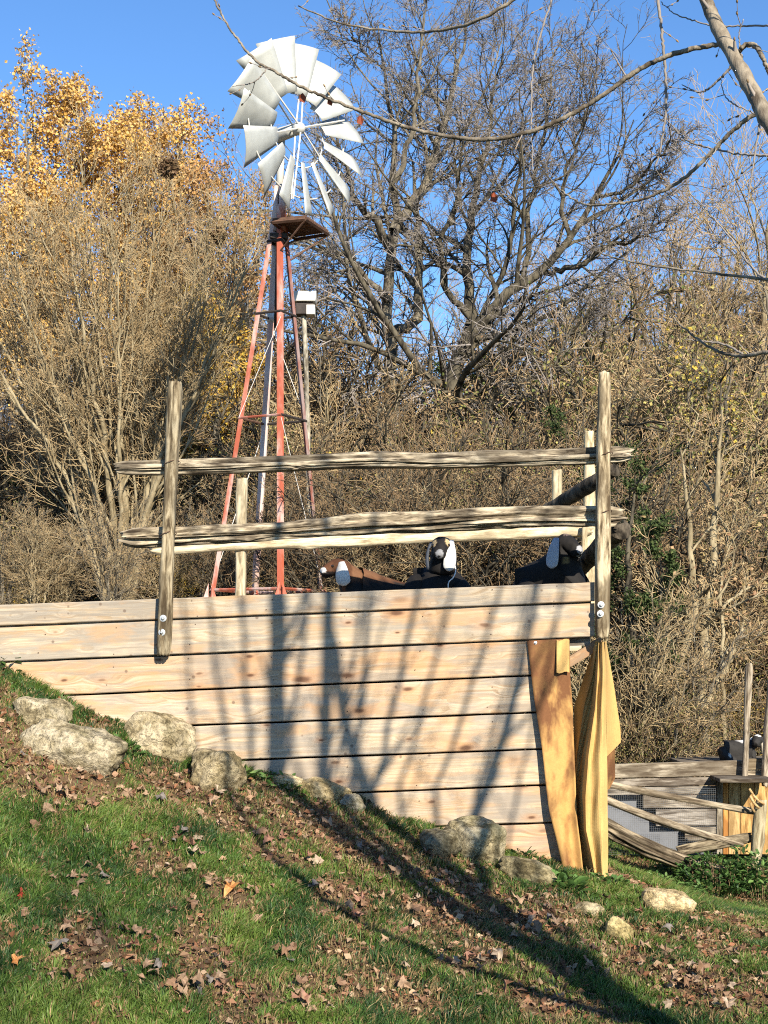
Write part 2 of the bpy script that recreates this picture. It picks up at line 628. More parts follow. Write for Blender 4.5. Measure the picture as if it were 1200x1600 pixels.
ctrl = [tuple(p) for p in wp]
for x in (-4.5, -3.4, -2.5, -1.7, -0.9, 0, 0.8, 1.5):
    s = np.interp(x, [-2.7, 0, 1.6], [0.33, 0.20, 0.09])
    for y in (9.2, 7.8, 6.4, 5.0):
        ctrl.append((x, y, max(prof(x) + s * (y - WALL_D), -0.6)))
ctrl += [(-4, 2, -0.2), (-1.5, 2, -0.3), (0, 0, 0.0), (2, 3, -0.2), (4, 0, -0.1), (-5, -6, 0), (0, -8, 0.1), (6, -6, 0)]
ctrl += [tuple(P(*q)) for q in [(1040, 1405, 10), (1040, 1352, 14), (1180, 1440, 10), (1185, 1384, 14), (960, 1350, 14), (1200, 1500, 8.5), (1500, 1500, 9),
                                (1090, 1187, 20), (1010, 1190, 19), (1300, 1330, 15), (1090, 1120, 40), (419, 945, 20), (100, 965, 25), (-200, 950, 22)]]
ctrl += [(-5, 13, 1.75), (-2.7, 13, 1.5), (-1, 13, 1.3), (0.5, 13, 0.8), (1.6, 13, -0.1), (-5, 20, 2.0), (0, 20, 1.8), (1.5, 20, 1.2), (3, 20, 0.4),
         (-6, 35, 2.2), (0, 35, 1.9), (4, 35, 0.6), (10, 30, 0.3), (-12, 15, 2.2), (-12, 30, 2.3), (9, 10, -0.6), (9, 18, -0.2), (-9, 4, 0.9), (-10, 9, 2.2),
         (0, 60, 1.5), (20, 60, 0.5), (-20, 60, 2.0), (20, 20, 0.0), (20, 0, -0.4), (-20, 0, 0.6), (-20, 20, 2.1), (0, -25, 0.2), (20, -25, 0), (-20, -25, 0.3)]
ctrl = np.array(ctrl)


def _phi(r2):
    return 0.5 * r2 * np.log(np.maximum(r2, 1e-12))


n_ = len(ctrl)
d2 = ((ctrl[:, None, :2] - ctrl[None, :, :2]) ** 2).sum(-1)
A_ = np.zeros((n_ + 3, n_ + 3))
A_[:n_, :n_] = _phi(d2) + 0.12 * np.eye(n_)
A_[:n_, n_:] = np.c_[np.ones(n_), ctrl[:, :2]]
A_[n_:, :n_] = A_[:n_, n_:].T
w_ = np.linalg.solve(A_, np.r_[ctrl[:, 2], 0, 0, 0])


def gz(x, y):
    """ground height"""
    x = np.asarray(x, float)
    y = np.asarray(y, float)
    sh = x.shape
    x, y = x.ravel(), y.ravel()
    xc, yc = np.clip(x, -28, 28), np.clip(y, -30, 65)
    out = np.empty(len(x))
    for i in range(0, len(x), 40000):
        s = slice(i, i + 40000)
        r2 = (xc[s, None] - ctrl[None, :, 0]) ** 2 + (yc[s, None] - ctrl[None, :, 1]) ** 2
        out[s] = _phi(r2) @ w_[:n_] + w_[n_] + w_[n_ + 1] * xc[s] + w_[n_ + 2] * yc[s]
    out = np.clip(out, -1.5, 3.2)
    out += 0.035 * noise2(x * 1.3, y * 1.3, 5, 3)
    return out.reshape(sh)


def hit(px, py, far=40):
    """where the sight line through a photograph pixel meets the ground"""
    d = np.linspace(4, far, 1400)
    u, v = (px - 600.0) / F_PX, (800.0 - py) / F_PX
    t = d / (CT - v * ST)
    x, z = u * t, EYE + (ST + v * CT) * t
    g = gz(x, d)
    k = np.argmax(z < g)
    return np.array([x[k], d[k], g[k]])


# patches of leaf litter and bare brown turf, laid out on the ground in metres
_pat = []
for px, py, rx, ry in [(560, 1320, .60, .28), (700, 1375, .42, .22), (300, 1250, .5, .18), (120, 1225, .55, .16), (470, 1290, .45, .2), (40, 1190, .4, .2),
                       (840, 1440, .4, .22), (960, 1500, .24, .2), (760, 1490, .22, .18), (1080, 1530, .26, .18), (1180, 1560, .25, .18), (640, 1560, .3, .18),
                       (540, 1500, .2, .15), (370, 1410, .16, .12), (230, 1360, .2, .12), (300, 1480, .22, .2), (560, 1420, .2, .15), (1165, 1455, .25, .2),
                       (880, 1560, .2, .15), (690, 1440, .35, .2), (120, 1500, .2, .15), (420, 1250, .4, .12), (1010, 1460, .18, .12)]:
    h = hit(px, py)
    _pat.append((h[0], h[1], rx, ry * 2.2))


def brown(x, y):
    x = np.asarray(x, float)
    y = np.asarray(y, float)
    b = np.zeros(np.broadcast(x, y).shape)
    jx, jy = x + 0.25 * noise2(x * 2.5, y * 2.5, 31, 3), y + 0.35 * noise2(x * 2.5, y * 2.5, 32, 3)
    for cx, cy, rx, ry in _pat:
        r = np.sqrt(((jx - cx) / rx) ** 2 + ((jy - cy) / ry) ** 2)
        b = np.maximum(b, np.clip(1.35 - r, 0, 1))
    n = noise2(x * 3.1, y * 2.3, 33, 4)
    b = np.maximum(b, np.clip((n - 0.11) * 3.4, 0, 0.85))
    return np.clip(b, 0, 1)


gx = np.concatenate([np.linspace(-400, -30, 14), np.linspace(-28, -6, 40), np.linspace(-5.8, 7, 190), np.linspace(7.4, 28, 40), np.linspace(30, 400, 14)])
gy = np.concatenate([np.linspace(-400, -30, 10), np.linspace(-28, 3.5, 40), np.linspace(3.7, 17, 190), np.linspace(17.5, 65, 60), np.linspace(70, 700, 16)])
GX, GY = np.meshgrid(gx, gy, indexing='ij')
GZ = gz(GX, GY)
nx, ny = GX.shape
idx = np.arange(nx * ny).reshape(nx, ny)
Fg = np.stack([idx[:-1, :-1], idx[1:, :-1], idx[1:, 1:], idx[:-1, 1:]], -1).reshape(-1, 4)
br = brown(GX, GY).ravel()[:, None]
wood = np.clip((GY.ravel()[:, None] - 15.5) / 2.0, 0, 1)
gcol = (1 - br) * np.array([[0.050, 0.062, 0.022]]) + br * np.array([[0.155, 0.095, 0.055]])
gcol = (1 - wood) * gcol + wood * np.array([[0.13, 0.088, 0.05]])
ground = obj('ground', npmesh('ground', np.stack([GX, GY, GZ], -1).reshape(-1, 3), Fg, True, [M['soil']], gcol), kind='structure')
ground['label'] = 'sloping grassy bank with patches of bare brown turf and leaf litter'

# ------------------------------------------------------------------ plank platform
LINES = [(945, -.0377), (979, -.041), (1035, -.042), (1091, -.0424), (1145, -.0376), (1202, -.0372), (1261.5, -.0405), (1313, -.0314), (1374, -.030)]


def ly(i, px):
    return LINES[i][0] + LINES[i][1] * px


plat = thing('wooden_platform', 'raised goat platform faced with eight long pale planks built into the grassy bank', 'platform', P(500, 1240, 11.6))
rng = np.random.default_rng(3)
TINT = [(0.84, 0.85, 0.84), (0.93, 0.93, 0.90), (0.97, 0.90, 0.82), (1.0, 0.97, 0.93), (1.02, 1.0, 0.95), (1.03, 0.98, 0.90), (1.0, 0.96, 0.90), (1.08, 0.92, 0.78)]
nail_parts = []
for i in range(8):
    xr = 929 if i < 2 else 889
    xl = -270
    gap = 1.5
    off = [0.004, 0, 0.003, -0.002, 0.001, 0.003, -0.001, 0.002][i]
    a = P(xl, (ly(i, xl) + ly(i + 1, xl)) / 2, WALL_D)
    b = P(xr, (ly(i, xr) + ly(i + 1, xr)) / 2, WALL_D)
    mtx = frame_x(a, b)
    inv = mtx.inverted()
    nseg = 34
    rows = []
    for k in range(nseg + 1):
        px = xl + (xr - xl) * k / nseg
        jt, jb = rng.normal(0, .22), rng.normal(0, .22)
        t = P(px, ly(i, px) + (0 if i == 0 else gap) + jt, WALL_D)
        bo = P(px, ly(i + 1, px) - gap + jb, WALL_D)
        y0 = WALL_D - off + 0.0025 * math.sin(k * .7 + i)
        rows.append([(t[0], y0, t[2] - .006), (t[0], y0 + .006, t[2]), (t[0], WALL_D + .045, t[2]), (bo[0], WALL_D + .045, bo[2]), (bo[0], y0 + .006, bo[2]), (bo[0], y0, bo[2] + .006)])
    V = np.array(rows).reshape(-1, 3)
    V = np.array([inv @ Vector(v) for v in V])
    id2 = np.arange((nseg + 1) * 6).reshape(-1, 6)
    Fq = np.stack([id2[:-1], np.roll(id2[:-1], -1, 1), np.roll(id2[1:], -1, 1), id2[1:]], -1).reshape(-1, 4)
    caps = np.array([id2[0][::-1], id2[-1]])
    me = npmesh('plank', V, [Fq, caps], False, [M['plank']])
    o = obj('plank', me, plat, matrix=mtx)
    o.color = (*[q * .80 for q in TINT[i]], 1)
    # nail heads at the hidden studs
    for px in (60, 178, 300, 420, 540, 655, 768, 866):
        if px > xr:
            continue
        for fr in (0.2, 0.8):
            if rng.uniform() < .3:
                continue
            c = P(px + rng.normal(0, 5), ly(i, px) * (1 - fr) + ly(i + 1, px) * fr + rng.normal(0, 3.5), WALL_D)
            th = np.arange(6) / 6 * 2 * PI
            Vn = np.stack([c[0] + .0042 * np.cos(th), np.full(6, WALL_D - off - .0035), c[2] + .0042 * np.sin(th)], -1)
            Vn2 = Vn + np.array([0, .004, 0])
            Fn = np.array([[j, (j + 1) % 6, 6 + (j + 1) % 6, 6 + j] for j in range(6)])
            nail_parts.append((np.vstack([Vn, Vn2]), [Fn, np.array([[0, 1, 2, 3, 4, 5]])]))
V, Fl = merge(nail_parts)
obj('nail_heads', npmesh('nail_heads', V, Fl, False, [M['nail']]), plat, kind='stuff')
for i in range(2):  # unseen boards added to keep sky from showing through the top plank gap
    a_, b_ = P(-270, ly(i, -270) + 8, WALL_D), P(925, ly(i, 925) + 8, WALL_D)
    a2, b2 = P(-270, ly(i + 1, -270) + 12, WALL_D), P(925, ly(i + 1, 925) + 12, WALL_D)
    V = np.array([[q[0], y + .03 * i, q[2]] for q in (a_, b_, b2, a2) for y in (WALL_D + .0475, WALL_D + .07)])
    V, Fq = V, np.array([[0, 2, 4, 6], [1, 7, 5, 3], [0, 1, 3, 2], [2, 3, 5, 4], [4, 5, 7, 6], [6, 7, 1, 0]])
    obj('gap_blocker', npmesh('gap_blocker', V, Fq, False, [M['grey_board']]), plat)
# deck, side wall under the overhang, back planks, overhang beams
zr, zl = P(929, ly(2, 929), WALL_D)[2], P(-270, ly(2, -270), WALL_D)[2]
xr_, xl_, xs_ = P(929, 990, WALL_D)[0], P(-270, 990, WALL_D)[0], P(886, 1200, WALL_D)[0]
for k in range(10):
    y0 = WALL_D + .05 + k * .255
    V, Fq = box(xl_, xr_ - .01, y0, y0 + .245, 0, .045)
    f = (V[:, 0] - xl_) / (xr_ - xl_)
    V[:, 2] += zl + .05 + f * (zr - zl)
    o = obj('deck_board', bevel_mesh('deck_board', V, Fq, .004, M['plank']), plat)
    o.color = (.8, .8, .78, 1)
for k in range(6):
    z0 = zr - .02 - (k + 1) * .26
    V, Fq = box(xs_ - .05, xs_, WALL_D + .05, 13.0, z0, z0 + .25)
    o = obj('plank', bevel_mesh('plank', V, Fq, .004, M['plank']), plat)
    o.color = (.85, .8, .75, 1)
for k in range(5):
    z0 = zl + .02 - (k + 1) * .26
    V, Fq = box(xl_, xs_ - .06, 13.0, 13.045, z0, z0 + .25)
    f = (V[:, 0] - xl_) / (xr_ - xl_)
    V[:, 2] += f * (zr - zl)
    o = obj('plank', bevel_mesh('plank', V, Fq, .004, M['plank']), plat)
    o.color = (.8, .8, .78, 1)
V, Fq = box(xs_ + .003, xr_, 11.2, 11.26, zr - .10, zr + .04)
obj('joist', bevel_mesh('joist', V, Fq, .004, M['plank']), plat)
a, b = P(890, 1034, WALL_D + .10), P(940, 1003, WALL_D + .10)
mtx = frame_x(a, b)
L = float(np.linalg.norm(b - a))
V, Fq = box(-.02, L, -.035, .035, -.035, .035)
o = obj('diagonal_brace', bevel_mesh('diagonal_brace', V, Fq, .004, M['plank']), plat, matrix=mtx)
o.color = (.7, .55, .42, 1)


# ------------------------------------------------------------------ split rails and posts
def rail_mesh(name, L, ry, rz, seed, n=260, k=44, grooves=8, depth=.5, wob=.03, mat=None, ends=.35, flat=0.0, rag=.018, sag=0.0):
    rg = np.random.default_rng(seed)
    s = np.linspace(0, L, n)
    th = np.arange(k) / k * 2 * PI
    S, TH = np.meshgrid(s, th, indexing='ij')
    c, sn = np.cos(TH), np.sin(TH)
    e = 2.0 if flat == 0 else 2.0 + 4.0 * flat
    r = 1.0 / (np.abs(c) ** e + np.abs(sn) ** e) ** (1 / e)
    for g in range(grooves):
        t0 = rg.uniform(0, 2 * PI)
        tg = t0 + 0.5 * snoise(s * rg.uniform(.5, 1.1), seed * 31 + g, 3)
        dp = depth * rg.uniform(.35, 1.0) * np.clip(0.55 + 1.2 * snoise(s * rg.uniform(.6, 1.3), seed * 57 + g, 2), 0, 1)
        wd = rg.uniform(.05, .11)
        if g % 3 == 0:
            t0_ = PI + rg.uniform(-1.0, 1.0)
            tg = t0_ + 0.45 * snoise(s * rg.uniform(.5, 1.2), seed * 31 + g, 3)
            wd = rg.uniform(.17, .32)
            dp = np.minimum(dp * 1.5, depth)
        dt = np.angle(np.exp(1j * (TH - tg[:, None])))
        r -= dp[:, None] * np.exp(-np.abs(dt / wd) ** 3)
    for g in range(int(L * 2.2)):                       # knots
        s0, t0 = rg.uniform(0, L), rg.uniform(0, 2 * PI)
        dt = np.angle(np.exp(1j * (TH - t0)))
        q = ((S - s0) / .045) ** 2 + (dt / .33) ** 2
        r += rg.uniform(.12, .36) * np.exp(-q) - .3 * np.exp(-q * 6)
    r = np.maximum(r, .28)
    fine = rg.uniform(-1, 1, (k,))
    r += .035 * fine[None, :] * (1 + snoise(s * 2.5, seed + 5, 2))[:, None]
    r += .05 * noise2(S * 7, TH * 3, seed + 9, 2)
    r *= (1 + .2 * snoise(s * 1.7, seed + 3, 3))[:, None]
    r += .10 * noise2(S * 3.0, TH * 2.2, seed + 19, 3)
    endf = np.minimum(1, np.minimum(s, L - s) / .10)
    r *= (1 - ends * (1 - endf) ** 2)[:, None]
    ragged = np.minimum(1, np.minimum(S, L - S) / .05)
    rp_ = rg.normal(0, 1, k)
    rp_ = (rp_ + np.roll(rp_, 1) + np.roll(rp_, -1) + np.roll(rp_, 2)) / 2
    X = S + (1 - ragged) * rag * rp_[None, :] * np.sign(S - L / 2)
    Y = ry * r * c + wob * snoise(s * .9, seed + 11, 2)[:, None]
    Z = rz * r * sn + wob * snoise(s * 1.1, seed + 12, 2)[:, None]
    Z = Z - sag * 4 * (S / L) * (1 - S / L)
    V = np.stack([X, Y, Z], -1).reshape(-1, 3)
    idx = np.arange(n * k).reshape(n, k)
    Fq = np.stack([idx[:-1], np.roll(idx[:-1], -1, 1), np.roll(idx[1:], -1, 1), idx[1:]], -1).reshape(-1, 4)
    V = np.vstack([V, [[s[0] + .012, Y[0].mean(), Z[0].mean()], [s[-1] - .012, Y[-1].mean(), Z[-1].mean()]]])
    c0, c1 = n * k, n * k + 1
    j = np.arange(k)
    Ft = np.vstack([np.stack([idx[0][(j + 1) % k], idx[0], np.full(k, c0)], -1), np.stack([idx[-1], idx[-1][(j + 1) % k], np.full(k, c1)], -1)])
    return npmesh(name, V, [Fq, Ft], True, [mat] if mat else [])


def rail(name, a, b, ry, rz, seed, parent, mat, up=(0, 0, 1), tint=(1, 1, 1), **kw):
    mtx = frame_x(a, b, up)
    L = float(np.linalg.norm(np.array(b) - np.array(a)))
    o = obj(name, rail_mesh(name, L, ry, rz, seed, mat=mat, **kw), parent, matrix=mtx)
    o.color = (*tint, 1)
    return o


def washer(c, parent, r=.024):
    th = np.arange(16) / 16 * 2 * PI
    ring = lambda rr, y: np.stack([c[0] + rr * np.cos(th), np.full(16, c[1] + y), c[2] + rr * np.sin(th)], -1)
    V = np.vstack([ring(r, 0), ring(r, -.005), ring(r * .45, -.006), ring(r * .42, -.017), ring(r * .30, -.020)])
    id2 = np.arange(80).reshape(5, 16)
    Fq = np.stack([id2[:-1], np.roll(id2[:-1], -1, 1), np.roll(id2[1:], -1, 1), id2[1:]], -1).reshape(-1, 4)
    obj('bolt_washer', npmesh('bolt_washer', V, [Fq, id2[-1:][:, ::-1]], False, [M['zinc']]), parent)


fence = thing('split_rail_fence', 'front split rail fence with two gnarled grey rails bolted above the plank platform', 'fence', P(600, 930, 10.55))
lp = rail('post', P(255, 1024, 10.44), P(273, 597, 10.44), .045, .052, 11, fence, M['post'], up=(0, -1, 0), n=120, k=32, grooves=5, depth=.22, wob=.006, ends=.15, flat=.5, rag=.005, tint=(.80, .76, .68))
for px, py in ((255, 966), (253, 988)):
    washer(P(px, py, 10.386), lp)
rp = rail('post', P(942, 997, 10.44), P(944, 582, 10.44), .05, .053, 12, fence, M['post'], up=(0, -1, 0), n=120, k=32, grooves=5, depth=.22, wob=.006, ends=.2, flat=.5, rag=.005, tint=(1.12, 1.06, .95))
for px, py in ((939, 945), (938, 959)):
    washer(P(px, py, 10.38), rp)
rail('rail', P(183, 733, 10.57), P(985, 711, 10.59), .06, .058, 21, fence, M['rail'], n=460, k=96, grooves=15, depth=.75, wob=.022, tint=(.98, .95, .9))
rail('rail', P(195, 840, 10.57), P(970, 803, 10.59), .065, .074, 23, fence, M['rail'], n=460, k=96, grooves=15, depth=.75, wob=.022, tint=(1.05, 1.0, .92))
for cx, cy, t in ((268, 728, lp), (262, 838, lp), (943, 715, rp), (942, 805, rp)):
    c = P(cx, cy, 10.50)
    th = np.linspace(0, 2 * PI, 18)
    tl = .05 * np.sin(th)
    pts = np.stack([c[0] + .062 * np.cos(th), c[1] + .125 * np.sin(th), c[2] + .03 * np.cos(th + .6)], -1)
    V, Fq = tube1(pts, .0028, 5)
    obj('wire_tie', npmesh('wire_tie', V, Fq, True, [M['rust']]), t)

back = thing('split_rail_fence', 'rear fence of pale posts and one smooth pale rail behind the goats', 'fence', P(640, 930, 13.1))
rail('rail', P(235, 858, 13.0), P(925, 829, 13.0), .04, .052, 41, back, M['pale_post'], n=200, k=30, grooves=3, depth=.2, wob=.012, tint=(1.08, 1.04, .95))
for (x0, y0, x1, y1, d, r, sd, tn) in ((374, 960, 379, 748, 13.05, .046, 42, (.82, .8, .74)), (871, 960, 870, 735, 13.07, .05, 43, (1, 1, .92)), (922, 960, 921, 674, 13.05, .046, 44, (1.12, 1.08, .95))):
    rail('post', P(x0, y0, d), P(x1, y1, d), r, r, sd, back, M['pale_post'], up=(0, -1, 0), n=90, k=26, grooves=4, depth=.2, wob=.01, ends=.1, flat=.4, rag=.005, tint=tn)
rail('brace', P(911, 960, 12.9), P(913, 820, 12.9), .024, .03, 45, back, M['pale_post'], up=(0, -1, 0), n=60, k=20, grooves=3, depth=.2, wob=.005, ends=.1, flat=.5, rag=.005, tint=(.7, .65, .55))

for pts, r, d0, d1, lab in (([(893, 905), (915, 880), (937, 856), (968, 826)], [.06, .062, .07, .085], 11.9, 10.75, 'dark crooked log poking out past the right post at goat height'),
                            ([(850, 800), (885, 780), (915, 762), (960, 735)], [.05, .06, .06, .05], 12.2, 11.2, 'upper dark log leaning behind the right post between the two rails')):
    n = 40
    pl = resample(Ps(pts, d0, d1), n)
    rr = np.interp(np.linspace(0, 1, n), np.linspace(0, 1, 4), r) * (1 + .12 * snoise(np.arange(n) * .35, 77, 2))
    V, Fq = tube1(pl, rr, 14)
    V = V + .006 * np.stack([noise2(V[:, 0] * 30, V[:, 2] * 30, 61), np.zeros(len(V)), noise2(V[:, 0] * 30, V[:, 2] * 30, 62)], -1)
    tag(obj('log', npmesh('log', V, Fq, True, [M['dark_log']])), lab, 'log')


# ------------------------------------------------------------------ hanging canvas
def sheet(name, G, th, mat, smooth=False):
    """G (rows, cols, 3) grid of points, thickened by th along y"""
    r, c, _ = G.shape
    dy = np.array([0, th, 0])
    V = np.vstack([G.reshape(-1, 3), (G + dy).reshape(-1, 3)])
    i = np.arange(r * c).reshape(r, c)
    f = np.stack([i[:-1, :-1], i[1:, :-1], i[1:, 1:], i[:-1, 1:]], -1).reshape(-1, 4)
    g = f[:, ::-1] + r * c
    rim = np.concatenate([i[0, :], i[1:, -1], i[-1, ::-1][1:], i[::-1, 0][1:-1]])
    rn = np.roll(rim, -1)
    side = np.stack([rim, rn, rn + r * c, rim + r * c], -1)
    return npmesh(name, V, [np.vstack([f, g, side])], smooth, [mat])


def cp(X, Y):
    return 780 + X / 3.81, 980 + Y / 3.81


# left flap: a stained strip nailed to the wall
rowsY = np.linspace(80, 1455, 60)
lf = np.interp(rowsY, [80, 350, 700, 1100, 1410, 1460], [163, 200, 250, 300, 372, 384])
rt = np.interp(rowsY, [80, 300, 500, 800, 1150, 1460], [418, 421, 440, 447, 466, 500])
G = np.zeros((60, 16, 3))
for i, Y in enumerate(rowsY):
    for j in range(16):
        u = j / 15
        x = lf[i] * (1 - u) + rt[i] * u + 2.0 * math.sin(Y * .011 + 5 * u)
        px, py = cp(x, Y - 12 * u + (25 * u * max(0, (Y - 1300) / 150)))
        q = Y / 1455
        dep = WALL_D - .012 - .10 * q - .02 * math.sin(u * PI * 1.6 + 1.1) * (.2 + q) - .012 * math.sin(u * 9 + Y * .004) * q - .05 * max(0, .2 - u) * 0
        G[i, j] = P(px, py, dep)
org = P(858, 1001, WALL_D)
me = sheet('canvas_flap', G - org, .006, M['flap_tan'], True)
fl = tag(obj('canvas_flap', me, matrix=Matrix.Translation(Vector(org))), 'flat rust-stained tan canvas strip nailed to the right end of the plank wall', 'canvas flap')
Gh = np.zeros((8, 6, 3))
for i in range(8):
    for j in range(6):
        px, py = cp(342 + 76 * j / 5, 78 + 195 * i / 7 + 6 * math.sin(j * 1.3))
        Gh[i, j] = P(px, py - 1, WALL_D - .025 - .04 * (i / 7) - .002 * math.sin(j * 2))
obj('patch', sheet('patch', Gh, .004, M['flap_yellow']), fl)
c = P(836.5, 1004.5, WALL_D - .02)
washer(c, fl, .012)

# right flap: a sheet hung from one corner, falling in folds
Yk = [85, 300, 480, 760, 1000, 1200, 1490]
C = {0: ([573, 505, 446, 440, 450, 462, 500], [.02, .42, .52, .55, .50, .42, .30]),
     1: ([580, 552, 505, 462, 450, 464, 503], [.01, .07, .12, .14, .165, .155, .13]),
     2: ([587, 568, 545, 490, 456, 470, 508], [.012, .09, .13, .15, .16, .15, .12]),
     3: ([594, 582, 572, 530, 515, 517, 575], [-.01, -.12, -.16, -.18, -.18, -.15, -.10]),
     4: ([628, 634, 637, 641, 645, 649, 645], [-.012, -.11, -.15, -.16, -.15, -.13, -.09])}
rows = 64
YY = np.linspace(85, 1490, rows)
cols = []
order = [0, 1, 2, 3, 4]
xs = {k: np.interp(YY, Yk, v[0]) for k, v in C.items()}
ds = {k: np.interp(YY, Yk, v[1]) for k, v in C.items()}
G = []
for a, b in zip(order[:-1], order[1:]):
    for q in np.linspace(0, 1, 13)[:-1]:
        qs = q * q * (3 - 2 * q)
        bow = (.034 * math.sin(q * 2 * PI + .5) - .016) * (0 < q < 1) if (a, b) == (3, 4) else 0
        G.append((xs[a] * (1 - q) + xs[b] * q, ds[a] * (1 - q) + ds[b] * q + bow))
G.append((xs[4], ds[4]))
gr = np.zeros((rows, len(G), 3))
for j, (x, dd) in enumerate(G):
    for i in range(rows):
        u = j / (len(G) - 1)
        px, py = cp(x[i] + 1.5 * math.sin(YY[i] * .012 + j), YY[i] + (YY[i] / 1490) * 18 * (u - .5) * 2)
        gr[i, j] = P(px, py, WALL_D - .04 + dd[i] + .004 * math.sin(YY[i] * .02 + j * .8))
org = P(941, 1003, WALL_D)
fr = tag(obj('canvas_flap', sheet('canvas_flap', gr - org, .004, M['flap_yellow']), matrix=Matrix.Translation(Vector(org))), 'yellow folded canvas sheet hanging by one corner below the right post', 'canvas flap')
# the free back wing of that sheet
rows = 34
gr = np.zeros((rows, 8, 3))
YY = np.linspace(88, 770, rows)
re = np.interp(YY, [88, 380, 680, 770], [636, 682, 722, 724])
le = np.interp(YY, [88, 300, 480, 770], [629, 634, 637, 641])
for i in range(rows):
    for j in range(8):
        q = j / 7
        yb = YY[i] - (q * 85 * (YY[i] / 770))
        px, py = cp(le[i] * (1 - q) + re[i] * q, yb)
        gr[i, j] = P(px, py, WALL_D - .085 + .13 * q + .03 * math.sin(q * PI))
obj('canvas_fold', sheet('canvas_fold', gr, .004, M['flap_yellow']), fr)
rows = 16
gr = np.zeros((rows, 6, 3))
YY = np.linspace(720, 965, rows)
for i in range(rows):
    for j in range(6):
        q = j / 5
        xr2 = np.interp(YY[i], [720, 900, 965], [690, 690, 655])
        px, py = cp(640 * (1 - q) + xr2 * q, YY[i])
        gr[i, j] = P(px, py, WALL_D - .02 + .10 * q + .04 * math.sin(YY[i] * .02 + q * 3))
obj('canvas_fold', sheet('canvas_fold', gr, .004, M['flap_tan']), fr)


# ------------------------------------------------------------------ boulders
def boulder(px, py, w, h, dep, seed, lab, tint=(1, 1, 1), tilt=0.0, d=None, sink=.35):
    g = hit(px, py + h * .42)
    d = g[1] if d is None else d
    sc = d / F_PX
    rx, rz = w * sc / 2, h * sc / 2 / (1 - sink * .5)
    bm = bmesh.new()
    bmesh.ops.create_icosphere(bm, subdivisions=5, radius=1)
    V = np.array([v.co[:] for v in bm.verts])
    Fq = np.array([[v.index for v in f.verts] for f in bm.faces])
    bm.free()
    rg = np.random.default_rng(seed)
    r = np.ones(len(V))
    for _ in range(16):                                  # broken facets
        nn = nrm(rg.normal(0, 1, 3))
        cut = rg.uniform(.6, .92)
        dd = V @ nn
        r = np.where(dd > cut, np.minimum(r, cut / np.maximum(dd, 1e-3) * .85 + r * .15), r)
    nz = noise2(V[:, 0] * 1.7 + seed, V[:, 1] * 1.7 + V[:, 2] * 1.3, seed, 3)
    nf = noise2(V[:, 0] * 6 + V[:, 1] * 2, V[:, 2] * 6 + V[:, 1] * 3, seed + 1, 3)
    n3 = noise2(V[:, 0] * 14 + V[:, 1] * 5, V[:, 2] * 14 - V[:, 1] * 6, seed + 2, 2)
    r = r * (1 + .20 * nz + .07 * nf + .025 * n3)
    V = V * r[:, None]
    V = np.sign(V) * np.abs(V) ** .88
    V *= np.array([rx, dep, rz])
    ct, st = math.cos(tilt), math.sin(tilt)
    V = np.stack([V[:, 0] * ct + V[:, 2] * st, V[:, 1], -V[:, 0] * st + V[:, 2] * ct], -1)
    c = P(px, py, d)
    o = obj('boulder', npmesh('boulder', V, Fq, True, [M['rock']]), matrix=Matrix.Translation(Vector((c[0], d + dep * .3, c[2] - .025))))
    o.color = (*tint, 1)
    tag(o, lab, 'boulder')


boulder(63, 1112, 104, 52, .17, 1, 'rounded pale boulder highest on the bank beside the left planks', (1.12, 1.08, .98))
boulder(122, 1168, 190, 76, .20, 2, 'long low grey boulder sloping down to the right on the upper bank', (1.0, .97, .9), .22)
boulder(252, 1148, 122, 70, .19, 3, 'rough cracked boulder against the planks right of the long boulder', (1.0, .95, .84), .2)
boulder(334, 1200, 98, 78, .19, 4, 'squarish tan boulder lowest of the cluster on the left bank', (.88, .82, .68), .1)
boulder(447, 1219, 56, 24, .12, 5, 'small smooth cream stone half buried at the foot of the planks', (1.3, 1.2, .95))
boulder(505, 1232, 88, 38, .14, 6, 'low elongated cream stone at the middle of the plank wall base', (1.25, 1.12, .85), .25)
boulder(548, 1252, 46, 32, .10, 7, 'small grey-blue stone just right of the low cream stone', (.7, .72, .72), .3)
boulder(688, 1318, 66, 52, .16, 8, 'shade-tinted dark stone tucked left of the big boulder by the lower planks', (.5, .5, .45))  # dark tint paints the trunk's cast shade into the stone
boulder(742, 1316, 104, 68, .19, 9, 'big rounded boulder with a pale streak against the lowest planks', (.95, .93, .82), .1)
boulder(822, 1362, 92, 40, .15, 10, 'low sloping stone in the grass left of the tan canvas strip', (.85, .83, .7), .25)
boulder(922, 1420, 50, 26, .10, 12, 'small pale stone in the grass below the yellow canvas', (1.0, .95, .8))
boulder(967, 1452, 46, 44, .12, 13, 'mossy yellowish stone among leaves downhill of the canvas', (1.0, .92, .6))
boulder(1046, 1408, 88, 40, .16, 14, 'flat bright cream stone lying alone in the right lawn', (1.45, 1.28, 1.0), .06)

# ------------------------------------------------------------------ trees
def grow(start, dirs, L, n, wob, trop, rg, curl=0.0):
    B = len(start)
    Pl = np.empty((B, n, 3))
    Pl[:, 0] = start
    d = nrm(dirs)
    step = (L / (n - 1))[:, None]
    drift = rg.normal(0, curl, (B, 3)) if curl else 0.0
    for i in range(1, n):
        d = nrm(d + rg.normal(0, wob, (B, 3)) + drift + np.array([0, 0, trop]))
        Pl[:, i] = Pl[:, i - 1] + d * step
    return Pl


